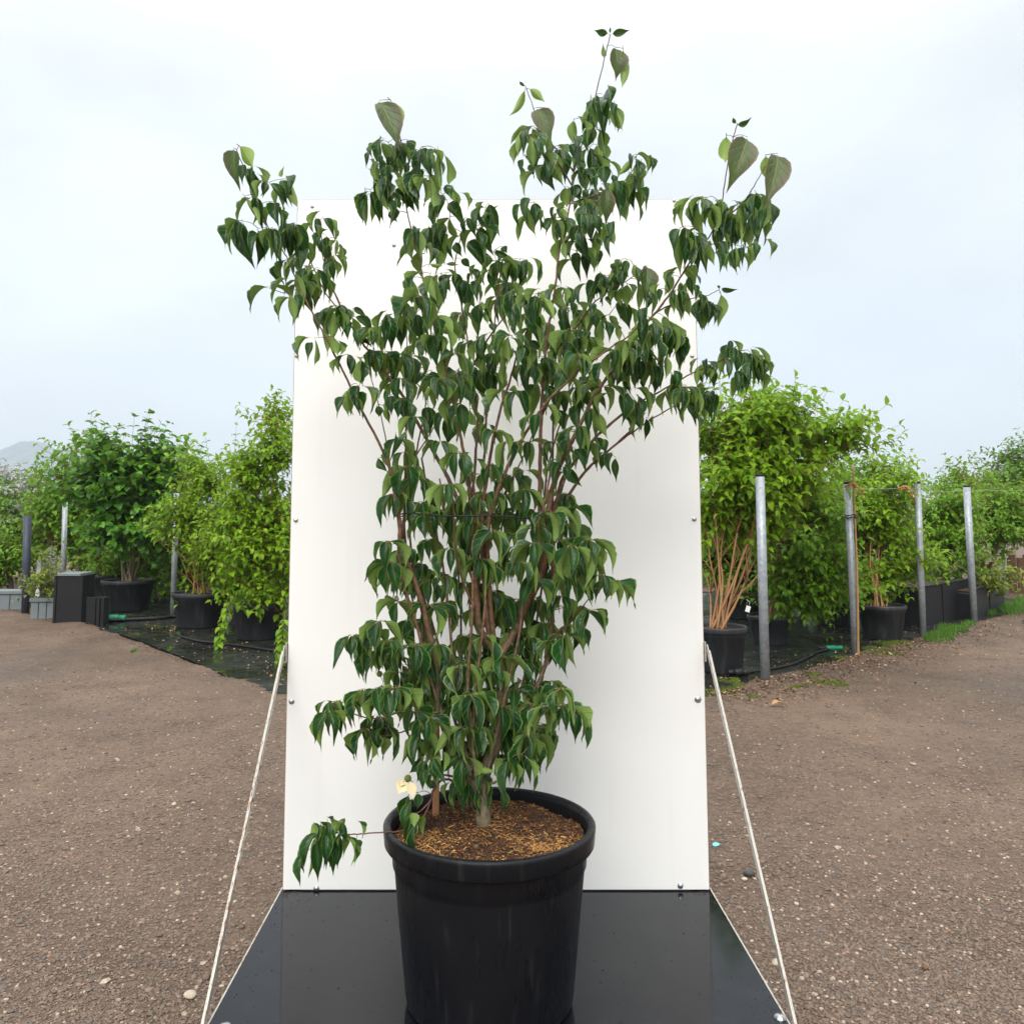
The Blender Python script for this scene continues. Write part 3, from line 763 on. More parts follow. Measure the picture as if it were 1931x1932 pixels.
# stems: (points (region, x, y), depth at start, depth at end, radius start, radius end)   depth: metres behind the pot's axis
STEMS = [
 # main trunk, then the right hand limb to the topmost tip
 ([(4,1112,1105),(4,1106,1000),(4,1103,900),(4,1130,760),(4,1180,650),(4,1200,500),(4,1205,350),(4,1210,230),(3,1052,1750),(3,1110,1650),(3,1150,1560),(3,1210,1440),(3,1248,1300),(3,1264,1130),(3,1265,960),(3,1266,700),(3,1270,500),(3,1282,250),(3,1300,0),(2,520,1700),(2,545,1550),(2,575,1300),(2,622,1100),(2,655,870),(2,720,650),(2,775,450),(2,828,230),(2,855,115)], 0.0, 0.06, .0225, .0016),
 # left limb -> far left branch
 ([(4,1104,960),(4,1060,870),(4,970,770),(4,910,600),(4,868,470),(4,850,300),(4,835,120),(3,640,1620),(3,600,1450),(3,540,1280),(3,490,1160),(3,470,960),(3,450,850),(3,400,640),(3,260,370),(3,170,180),(1,869,1738),(1,740,1500),(1,690,1400),(1,625,1255),(1,580,1150),(1,480,1000),(1,400,800),(1,330,620),(1,285,530),(1,245,430)], 0.0, -0.10, .0180, .0014),
 # curved centre limb -> second branch from the left
 ([(4,1206,330),(3,1046,1800),(3,990,1700),(3,930,1600),(3,908,1400),(3,900,1250),(3,890,1100),(3,880,960),(3,860,750),(3,830,580),(3,800,400),(3,760,250),(3,722,80),(1,1625,1780),(1,1570,1560),(1,1520,1370),(1,1470,1150),(1,1420,950),(1,1388,800),(1,1380,620),(1,1370,450),(1,1345,340)], 0.0, -0.12, .0135, .0016),
 # left of centre leaning left
 ([(3,932,1606),(3,905,1420),(3,880,1150),(3,830,960),(3,760,780),(3,680,630),(3,540,380),(3,480,270),(3,340,90),(1,1096,1738),(1,1060,1680),(1,960,1540),(1,840,1390),(1,760,1210),(1,690,1080),(1,560,930)], 0.0, 0.02, .0095, .0015),
 ([(1,960,1520),(1,905,1390),(1,870,1300),(1,835,1150),(1,815,1000),(1,812,900)], 0.02, 0.06, .0035, .0013),
 # centre, leaning right
 ([(3,988,1696),(3,962,1480),(3,950,1250),(3,940,960),(3,970,740),(3,1000,560),(3,1050,350),(3,1100,200),(3,1140,50),(2,380,1800),(2,430,1660),(2,455,1560)], 0.0, -0.10, .0090, .0018),
 ([(3,1012,1728),(3,985,1450),(3,970,1150),(3,985,960),(3,1040,800),(3,1110,640),(3,1200,480),(3,1330,300),(3,1430,210),(3,1500,130),(3,1600,70),(2,875,1860),(2,970,1800),(2,1060,1700)], 0.0, -0.16, .0085, .0020),
 # thick right stem to the right hand tip
 ([(3,1120,1630),(3,1200,1450),(3,1270,1300),(3,1308,1100),(3,1312,940),(3,1350,760),(3,1400,640),(3,1470,500),(3,1560,320),(3,1640,190),(3,1700,120),(2,980,1830),(2,1090,1700),(2,1180,1590),(2,1250,1480),(2,1320,1370),(2,1400,1270),(2,1470,1130),(2,1500,950),(2,1535,740),(2,1572,615)], 0.02, -0.10, .0110, .0015),
 ([(2,1470,1160),(2,1580,1080),(2,1650,990),(2,1735,840)], -0.09, -0.10, .0030, .0012),
 # two long low right branches
 ([(3,1330,1000),(3,1370,840),(3,1400,750),(3,1540,570),(3,1700,420),(3,1830,330),(5,190,1350),(5,420,1225),(5,640,1100),(5,860,1000),(5,980,930),(5,1090,900)], 0.03, -0.05, .0070, .0014),
 ([(3,1345,1000),(3,1430,850),(3,1520,720),(3,1640,610),(3,1780,490),(5,0,1700),(5,250,1520),(5,480,1380),(5,600,1300),(5,740,1250)], 0.05, 0.05, .0060, .0014),
 ([(2,1090,1690),(2,1180,1640),(2,1300,1600),(2,1400,1580),(2,1465,1548)], -0.02, -0.02, .0028, .0010),
 # branch up into the R6 right-top tuft
 ([(3,1280,400),(3,1340,230),(6,1250,1010),(6,1390,830),(6,1500,690),(6,1610,600),(6,1720,540),(6,1830,460)], 0.10, 0.02, .0050, .0012),
 ([(6,640,1190),(6,760,970),(6,850,840),(6,930,740),(6,1000,640)], 0.12, -0.08, .0040, .0012),
 # thin uprights and back stems
 ([(3,1200,1470),(3,1310,1250),(3,1335,960),(3,1338,600),(3,1345,380),(3,1380,180),(6,1275,760),(6,1290,620)], 0.14, 0.12, .0060, .0020),
 ([(3,925,1500),(3,920,1000),(3,955,600),(3,966,300),(3,985,60),(6,810,1000),(6,850,600),(6,870,480),(6,880,400)], 0.15, 0.12, .0055, .0018),
 ([(3,900,1350),(3,870,1050),(3,900,700),(3,915,420),(3,880,180),(3,860,0),(6,640,920),(6,590,620),(6,560,420),(6,600,240),(6,620,120)], 0.12, 0.14, .0060, .0016),
 ([(4,850,300),(3,590,1450),(3,490,1120),(3,520,900),(3,548,740),(3,590,520),(3,620,300),(6,250,1150),(6,300,960)], 0.05, 0.14, .0065, .0016),
 ([(3,480,1100),(3,425,680),(3,370,390),(3,300,140)], 0.0, 0.05, .0032, .0012),
 ([(3,500,1100),(3,515,500),(3,520,250),(6,238,1020),(6,235,900)], 0.02, 0.05, .0045, .0014),
 ([(3,560,1400),(3,505,1080),(3,512,800),(3,560,650),(3,640,520),(3,700,420)], 0.08, 0.12, .0060, .0016),
 ([(3,900,1500),(3,830,1330),(3,800,1200),(3,783,1080),(3,780,900),(3,765,820),(3,720,700)], -0.05, -0.08, .0040, .0015),
 ([(2,640,960),(2,560,830),(2,470,770),(2,400,690),(2,372,640)], 0.04, 0.0, .0030, .0012),
 ([(2,650,880),(2,540,740),(2,470,690),(2,425,530),(2,388,420)], 0.05, 0.08, .0030, .0012),
 ([(2,690,1040),(2,830,1000),(2,940,930),(2,1005,835)], 0.04, 0.0, .0030, .0012),
 ([(2,600,1280),(2,700,1180),(2,780,1060),(2,830,990)], 0.0, -0.06, .0035, .0012),
 # lower limbs
 ([(4,1215,470),(4,1300,450),(4,1370,390),(4,1435,260),(4,1470,150),(3,1300,1760),(3,1335,1560),(3,1340,1300),(3,1345,1050)], 0.02, 0.06, .0090, .0050),
 ([(4,1060,800),(4,1040,520),(4,1020,350),(4,1030,150),(3,880,1600),(3,888,1400),(3,885,1280)], -0.04, -0.10, .0060, .0035),
 ([(4,960,760),(4,880,520),(4,790,300),(4,770,100),(3,610,1560)], 0.05, 0.10, .0085, .0040),
 ([(4,1135,870),(4,1190,850),(4,1230,790),(4,1270,720),(4,1330,700)], -0.02, -0.10, .0045, .0015),
 ([(4,960,830),(4,900,820),(4,850,800),(4,790,770)], -0.02, -0.10, .0040, .0012),
 ([(4,860,470),(4,780,470),(4,640,465),(4,560,495),(4,500,502),(4,410,485),(4,320,455),(4,235,412)], -0.02, -0.12, .0045, .0013),
 ([(4,870,500),(4,790,535),(4,720,558),(4,650,577),(4,560,600),(4,500,585),(4,450,570)], -0.02, -0.06, .0038, .0012),
 ([(4,840,200),(4,700,170),(4,580,120),(4,450,72),(4,385,38)], 0.02, -0.06, .0038, .0012),
 ([(4,1000,900),(4,900,840),(4,830,900),(4,815,960),(4,780,1040),(4,720,1110),(4,640,1135),(4,520,1143),(4,400,1152),(4,290,1147),(4,185,1100)], -0.02, -0.14, .0040, .0015),
 ([(4,815,960),(4,770,1010),(4,740,1030),(4,700,1040)], -0.10, -0.14, .0030, .0012),
 ([(3,1345,1350),(3,1420,1300),(3,1480,1215),(3,1545,1110)], 0.04, -0.04, .0030, .0011),
 ([(3,1340,1640),(3,1400,1600),(3,1500,1490),(3,1560,1410),(3,1650,1335)], 0.02, -0.08, .0036, .0011),
 ([(3,1330,1680),(3,1400,1600),(3,1480,1540),(3,1540,1505)], 0.0, 0.04, .0030, .0011),
 ([(4,1290,480),(4,1400,440),(4,1500,430),(4,1610,435)], -0.02, -0.06, .0036, .0011),
 # slender straight canes crowding the middle
 ([(4,1010,820),(4,960,560),(4,900,330),(4,850,60),(3,560,1250),(3,525,960),(3,500,760)], 0.04, 0.10, .0060, .0030),
 ([(4,1040,830),(4,990,600),(4,960,380),(4,930,100),(3,740,1380),(3,690,1100),(3,640,860),(3,600,640)], -0.03, 0.02, .0062, .0028),
 ([(4,1070,840),(4,1050,640),(4,1060,380),(4,1090,120),(3,960,1400),(3,930,1150),(3,905,900),(3,880,700)], -0.05, -0.06, .0058, .0030),
 ([(4,1090,830),(4,1110,640),(4,1140,420),(4,1150,150),(3,1020,1450),(3,1035,1200),(3,1060,960),(3,1090,740)], 0.05, 0.10, .0060, .0028),
 ([(4,1130,800),(4,1190,560),(4,1240,330),(4,1300,80),(3,1180,1400),(3,1225,1150),(3,1290,900),(3,1330,700)], -0.03, -0.03, .0058, .0028),
 ([(4,1150,760),(4,1240,560),(4,1330,300),(4,1390,60),(3,1280,1350),(3,1330,1120),(3,1370,900),(3,1420,720)], 0.06, 0.10, .0055, .0026),
 ([(4,980,800),(4,890,520),(4,800,240),(4,740,0),(3,500,1350),(3,470,1150),(3,485,980)], -0.02, -0.05, .0058, .0032),
 ([(4,1060,760),(4,1000,420),(4,985,160),(3,820,1500),(3,800,1220),(3,740,980),(3,700,760)], 0.08, 0.14, .0050, .0024),
 ([(3,905,1180),(3,1010,960),(3,1100,780),(3,1190,600),(3,1260,420)], 0.06, 0.10, .0042, .0020),
 ([(3,1290,1000),(3,1300,760),(3,1345,560),(3,1420,330),(3,1450,230)], 0.08, 0.12, .0040, .0018),
]
# single leaves seen clearly: region: (x, y of the base, x, y of the tip, width, side)  side u = upper face shows, l = lower face shows, y/k = young leaf upper/lower
SINGLES = {
1: """220 418 270 710 135 y;262 398 355 560 105 k;300 575 340 730 70 l;330 570 352 740 50 l;330 550 420 660 75 u;440 640 420 755 70 u;465 650 600 820 85 u;540 628 620 815 90 u;600 632 662 835 75 k;540 615 566 535 35 k;
370 740 425 985 100 u;300 740 400 940 60 k;500 780 530 955 120 u;255 910 370 1235 140 u;285 910 350 1135 50 l;390 960 380 1238 138 u;490 950 515 1190 80 u;585 915 600 1190 125 u;640 920 735 1180 100 u;650 1010 670 1275 110 u;
780 885 790 1035 60 u;830 885 912 1050 78 u;850 1005 880 1215 98 u;925 1030 910 1160 34 l;800 1230 812 1440 62 l;785 1225 830 1475 50 u;720 1215 715 1365 82 u;740 1330 760 1550 88 u;640 1250 695 1500 62 l;600 1390 640 1605 70 l;
775 1700 768 1898 42 l;955 1465 990 1700 112 u;895 1510 890 1735 88 l;1030 1495 1128 1560 50 u;1040 1550 1172 1700 72 u;1050 1640 1162 1762 60 u;900 1690 930 1822 72 l;860 1150 900 1330 60 u;640 1150 560 1250 50 l;700 1080 745 1180 50 l;
1205 95 1340 435 192 y;1285 92 1338 335 112 k;1350 370 1390 590 100 u;1400 360 1440 455 82 u;1220 370 1290 585 82 l;1270 380 1320 545 60 l;1500 405 1570 640 98 u;1600 430 1625 712 72 l;1460 570 1475 852 150 u;1540 590 1575 835 85 l;
1270 570 1300 862 112 u;1210 590 1280 872 78 l;1160 510 1190 655 72 l;1110 700 1122 942 82 l;1150 700 1215 946 92 u;1230 720 1245 932 62 u;1370 690 1450 852 112 u;1270 850 1332 922 60 u;1660 660 1690 760 85 u;1705 680 1722 792 62 l;1590 700 1600 902 55 u;
1450 540 1420 660 80 l;1480 430 1430 560 60 u;1300 450 1340 600 90 l;1180 420 1200 540 60 u;1330 760 1350 830 60 l""",
2: """845 105 763 85 48 y;865 108 968 86 52 y;855 105 858 66 14 y;885 182 885 378 135 y;930 190 920 412 64 k;828 240 815 160 34 k;815 447 822 742 122 u;745 465 786 642 78 l;890 520 926 655 58 l;800 505 800 632 62 l;720 590 752 702 72 u;650 590 650 722 74 l;800 640 832 802 64 l;
380 420 290 568 48 k;400 415 490 492 58 k;380 402 343 373 22 y;445 523 527 735 142 y;500 530 512 662 66 k;360 642 336 805 52 l;405 680 425 852 104 l;370 792 480 800 46 l;575 745 602 955 98 u;480 830 545 992 92 u;500 780 592 962 100 l;635 720 690 872 78 u;715 668 720 762 98 u;745 740 750 962 118 u;780 730 812 832 66 l;700 850 722 1002 64 l;
820 850 830 972 92 u;990 808 905 905 46 l;1018 825 1036 1064 60 l;960 890 1002 985 66 l;960 950 992 1105 88 u;900 940 912 1165 84 u;930 980 950 1175 64 l;870 900 880 965 60 u;780 965 785 1085 44 l;830 973 830 1195 112 y;880 1170 882 1305 54 l;720 1050 750 1272 118 u;560 1088 622 1162 64 l;430 1053 432 1205 78 u;385 1070 440 1255 64 l;490 1158 502 1225 64 u;540 1120 552 1312 54 l;580 1140 602 1302 84 u;620 1230 612 1384 50 l;690 1240 742 1395 100 u;670 1330 690 1505 70 u;720 1300 770 1445 64 l;780 1200 772 1384 46 l;600 968 612 1085 92 l;640 960 692 1055 80 u;
1630 688 1510 1002 192 y;1510 680 1502 832 102 k;1570 622 1652 576 42 y;1562 612 1545 575 26 y;1800 780 1720 1095 162 y;1730 790 1742 945 76 k;1650 998 1662 1165 112 u;1720 1030 1682 1245 88 l;1460 1043 1482 1264 122 u;1400 1030 1382 1155 84 u;1350 1045 1392 1275 64 l;1330 1050 1322 1185 64 u;1570 1060 1592 1305 60 l;1540 1118 1542 1335 88 u;1500 1120 1532 1304 44 l;1280 1188 1272 1435 118 u;1230 1210 1252 1475 64 l;1360 1230 1352 1445 104 u;1640 1140 1642 1325 74 l;1400 1280 1442 1412 54 l;1470 1285 1512 1445 64 l;1592 1305 1596 1445 40 l;1670 1250 1662 1375 36 l;1560 1300 1566 1424 44 l;1440 1200 1450 1340 70 u;1600 1150 1570 1300 70 u;
690 1110 690 1240 80 u;760 1120 800 1250 70 u;660 1180 640 1300 60 u""",
6: """285 178 332 388 112 l;410 168 402 382 92 u;470 142 492 255 50 l;500 190 442 412 102 u;510 8 640 212 112 u;520 110 592 262 62 l;640 110 702 255 72 u;760 85 782 205 98 u;785 15 862 245 98 u;720 170 822 372 104 u;640 268 782 492 124 u;560 280 612 384 72 u;600 395 662 455 60 u;820 343 952 392 54 u;940 395 966 565 84 u;900 400 912 575 76 u;1000 395 950 555 54 l;1030 400 986 595 74 u;830 410 842 545 84 u;880 308 912 356 64 u;680 450 716 585 62 u;790 470 822 612 72 u;390 428 482 440 32 l;500 428 590 434 28 l;
270 523 322 742 78 l;390 493 442 695 74 l;480 490 502 645 84 u;440 520 432 782 72 l;500 490 532 625 40 l;550 478 602 705 94 u;630 543 652 764 124 u;680 560 702 745 54 l;300 628 352 775 84 u;232 680 252 835 92 l;300 758 352 965 114 u;430 770 562 925 130 l;560 800 642 955 74 l;720 690 732 875 92 u;740 680 742 755 50 l;100 760 132 1034 114 u;175 685 150 785 64 u;180 780 196 1005 104 u;60 830 42 1005 54 l;340 898 320 1065 84 l;410 893 442 1135 104 u;452 898 502 1065 104 u;460 1000 524 1074 50 l;
890 628 930 892 66 l;950 628 970 895 138 u;1100 628 1122 915 142 u;1050 770 1122 965 134 u;870 640 862 755 74 u;1150 640 1232 805 84 l;1250 578 1332 745 92 l;760 738 782 835 54 l;800 828 830 900 70 u;730 918 690 1115 114 u;800 890 902 1125 94 l;920 908 932 1105 84 l;1010 968 1032 1135 104 u;1060 943 1152 1015 72 u;1150 1053 1232 1215 104 u;1100 1068 1002 1255 84 l;1330 968 1352 1175 130 u;1250 1068 1322 1105 54 l;1330 728 1342 975 94 u;1420 718 1442 895 64 l;1490 758 1512 875 84 u;1550 798 1542 1015 84 l;
1540 478 1512 645 84 u;1500 538 1452 705 94 u;1560 518 1542 695 84 u;1600 498 1642 655 104 u;1690 398 1592 555 54 l;1722 398 1692 565 64 u;1760 428 1792 545 60 l;1855 438 1832 705 152 y;1800 540 1792 775 54 l;1720 560 1722 725 92 l;1700 678 1742 875 104 u;1400 1060 1470 1180 80 u;1450 870 1440 1000 90 u;1600 770 1650 880 60 l;1650 850 1670 960 70 l""",
5: """220 588 215 915 112 u;320 658 292 905 114 u;345 690 292 905 54 l;380 668 442 975 122 u;370 740 382 975 54 l;400 608 492 735 74 l;540 738 526 1085 114 u;590 743 540 1115 104 l;135 818 142 1085 124 u;80 818 52 1055 64 l;190 978 212 1175 114 u;260 898 312 1005 104 u;310 1028 322 1295 94 u;430 948 422 1145 74 l;470 1088 462 1295 74 u;500 730 472 905 64 l;
490 268 412 445 84 l;380 378 372 505 64 u;470 400 492 595 94 l;620 268 656 445 68 u;610 398 632 625 84 l;540 400 562 565 74 u;550 470 552 655 64 l;690 470 682 685 44 u;730 478 746 735 94 l;770 468 782 705 114 u;892 418 864 703 114 k;890 383 1036 386 52 y;884 374 858 352 26 y;
940 848 952 1005 112 u;890 900 882 1135 62 l;920 1000 932 1135 44 l;1030 888 1012 1105 84 u;1090 908 1102 1115 118 u;1060 1038 1062 1285 104 l;1150 928 1212 1215 84 u;1160 958 1162 1235 54 l;1180 980 1244 1205 64 u;720 1018 692 1205 74 l;790 1028 832 1235 84 u;520 1193 482 1355 54 u;560 1198 542 1465 74 u;600 1198 562 1485 44 l;650 1218 682 1545 94 u;600 1358 672 1515 64 u;770 1228 812 1485 124 u;830 1228 872 1505 74 l;
260 1468 246 1680 84 u;310 1453 326 1565 44 l;45 1243 52 1545 144 u;90 1243 212 1505 94 l;120 1398 132 1595 84 l;60 1168 132 1275 64 u;180 1360 190 1560 60 u""",
3: """190 58 206 195 64 u;260 83 272 245 84 l;185 258 192 412 58 l;240 228 256 408 74 u;350 348 362 418 58 u;395 358 422 455 44 l;350 648 412 725 64 u;388 590 398 645 34 u;430 288 432 405 74 u;500 298 512 455 84 u;655 148 692 325 94 u;700 218 742 345 84 u;910 138 952 315 104 u;830 208 892 355 104 u;970 138 1042 325 94 u;1040 138 1076 235 54 l;640 348 622 515 94 u;740 383 742 585 114 u;820 328 842 535 84 u;870 368 922 475 74 l;1300 78 1342 205 84 u;1250 388 1226 565 84 u;1500 208 1552 375 94 u;1570 378 1646 535 84 l;1370 368 1392 475 84 u;1480 338 1502 525 84 u;1460 588 1522 725 84 u;1600 538 1642 615 74 u;1560 548 1602 685 64 l;1690 638 1696 780 48 u;1640 618 1646 715 44 l;1620 628 1610 715 44 u;1390 688 1502 805 74 u;1380 668 1312 765 54 u;860 618 822 745 84 u""",
4: """690 928 650 1075 88 u;700 1038 662 1205 94 u;705 1028 722 1115 84 l;740 918 736 1015 54 u;180 1088 125 1200 74 l;200 1088 130 1290 60 l;290 1078 272 1145 60 l;310 1078 342 1195 54 u;160 1168 125 1398 64 l;175 1173 180 1420 88 u;260 1118 265 1388 78 u;275 1158 282 1255 44 l;305 1158 290 1348 88 u;230 1128 202 1185 54 l;395 1183 422 1230 42 u;
1000 838 992 1030 70 u;965 840 920 960 60 u;1050 830 1075 1000 78 u;1090 812 1138 1000 84 u;1115 870 1128 1050 76 u;1035 850 1020 1010 40 l;1070 775 1185 800 40 l;770 720 690 810 60 u;790 735 735 860 72 u;830 725 842 860 70 u;800 860 850 895 50 u"""}
# tufts: region: (x, y of the tuft's centre, leaves)
TUFTS = {
3: """600 770 5;745 800 4;500 620 4;470 540 3;930 740 5;1100 750 4;1180 720 3;1000 690 4;1080 560 3;430 860 3;470 850 3;640 960 5;730 980 4;880 1010 5;1020 960 4;1150 940 5;1290 960 4;1400 850 4;1440 930 3;1240 1030 5;1340 960 4;1440 1020 4;1110 1080 4;1000 1060 3;400 1120 4;420 1240 5;520 1160 5;640 1110 5;760 1160 4;560 1250 4;530 1330 5;650 1340 4;740 1320 3;930 1220 6;880 1230 3;1070 1230 5;1150 1240 5;1230 1130 4;1370 1120 5;1440 1150 3;1540 1110 5;1480 1250 4;1300 1290 5;1420 1320 5;1220 1330 3;1610 1310 4;1690 1340 4;1380 1430 3;1240 1440 3;1500 1510 4;1560 1505 3;1070 1440 3;1090 1480 5;470 1460 4;640 1480 4;710 1470 4;1280 1580 4;1400 1650 5;1320 1680 5;1220 1660 3;960 1650 3;830 1650 3;690 1700 4;560 1700 4;500 1720 3;210 1650 3;290 1640 3;370 1570 3;420 1680 4;330 1720 4;640 1760 4;760 1770 5;830 1780 5;980 1750 4;1060 1770 5;1200 1790 4;470 1860 3;620 1850 5;800 1820 3;800 620 3;700 560 4;560 420 4;1010 500 4;1350 560 3;1480 470 3;1200 560 3;880 850 4;1060 860 4;820 900 4;600 900 4;520 700 4;690 850 4;1180 830 4;960 850 4""",
4: """830 260 5;740 260 4;640 240 3;510 340 5;620 330 4;560 350 4;320 410 4;430 350 4;235 412 3;232 470 3;690 340 4;720 460 3;560 550 2;440 572 4;760 590 3;780 500 3;820 735 2;1060 370 5;1020 380 3;1150 330 4;1220 440 4;1280 340 4;1230 510 3;1222 570 6;1060 550 4;1000 560 4;1400 430 5;1460 440 4;1540 430 4;1612 437 3;1360 600 3;1440 560 4;1500 300 4;1540 340 3;1330 720 2;1250 740 2;1000 720 3;890 640 3;960 320 3;870 330 3;1100 450 4;930 430 3;1180 240 4;1420 330 3""",
6: """640 960 4;560 1200 4;460 1210 4;700 1300 4;980 1300 3;1130 1250 3;1290 1190 4;1400 1270 4;1650 1020 4;1600 1100 4;1250 1300 4;180 1210 4;90 1030 4;180 1050 4;260 1060 4;350 1180 4;1480 1200 4;1560 1260 3;1380 1050 4;1450 930 4;1330 880 3;1080 870 3;960 1030 3;560 1040 3;800 1040 4;330 660 3;900 1290 3;1750 960 4;1800 1060 4;1870 900 4"""}

plant = empty('dogwood_shrub', (POTC.x, POTC.y, PZ + 0.45))
tag(plant, 'tall many-stemmed dogwood with drooping dark green leaves growing in the large pot', 'shrub')
PO = plant.location.copy()
stem_mb = [MB() for _ in STEMS]
nodes_px, nodes_3d, nodes_s = [], [], []
for si, (pts, d0, d1, r0, r1) in enumerate(STEMS):
    px = [D(*p) for p in pts]
    acc = [0.0]
    for a, b in zip(px, px[1:]): acc.append(acc[-1] + math.hypot(b[0] - a[0], b[1] - a[1]))
    P = []
    for q, l in zip(px, acc):
        t = l / acc[-1]
        P.append(at(q[0], q[1], Y0 + d0 + (d1 - d0) * t + 0.012 * math.sin(5 * t + si) * t))
    if si == 0: P[0] = P[0] + Vector((0, 0, -0.05)) * 0.6
    C = crom(P, 6)
    C = [c + Vector((random.gauss(0, .0006), random.gauss(0, .0006), random.gauss(0, .0006))) for c in C]
    n = len(C)
    rad = []
    for i in range(n):
        t = i / (n - 1)
        r = r1 + (r0 * (0.92 if si else 0.90) - r1) * (1 - t) ** (1.8 if si == 0 else 2.4 if r0 > .012 else 1.6)
        if si == 0: r *= 1.0 + 0.14 * max(0, 1 - t / 0.03)
        if i % 9 == 4: r *= 1.10                                    # nodes
        rad.append(r)
    stem_mb[si].tube(C, rad, 9 if r0 > .008 else 7)
    for c in C[2:]:
        nodes_px.append(project(c)); nodes_3d.append(c); nodes_s.append(si)

LEAF = []      # (matrix 3x3, location, template, material key, weight)
CAMP = Vector((0, 0, CAMZ))
atts = []
for r, txt in SINGLES.items():
    for ln in txt.replace('\n', '').split(';'):
        x0, y0, x1, y1, w, k = ln.split()
        a, b = D(r, float(x0), float(y0)), D(r, float(x1), float(y1))
        atts.append(('s', a, b, DS(r, float(w)), k))
for r, txt in TUFTS.items():
    for ln in txt.replace('\n', '').split(';'):
        x, y, n = ln.split()
        atts.append(('t', D(r, float(x), float(y)), int(n), 0.0, 'f', 1.0))
# fill inside the body of the plant, mostly its far side
ENV = [(560, 720, 1060), (650, 700, 1290), (750, 720, 1200), (850, 760, 1140), (950, 765, 1090), (1050, 755, 1130), (1150, 745, 1100), (1220, 690, 1075), (1300, 690, 1060), (1370, 720, 1060), (1440, 800, 990)]
for i in range(92):
    y = random.uniform(580, 1430)
    for e0, e1 in zip(ENV, ENV[1:]):
        if e0[0] <= y <= e1[0]:
            t = (y - e0[0]) / (e1[0] - e0[0]); lo = e0[1] + (e1[1] - e0[1]) * t; hi = e0[2] + (e1[2] - e0[2]) * t
    if y < 960 and random.random() < 0.6: continue
    atts.append(('t', (random.uniform(lo, hi), y), random.choice((3, 4, 4, 5)), 0.0, 'b', 1.0))
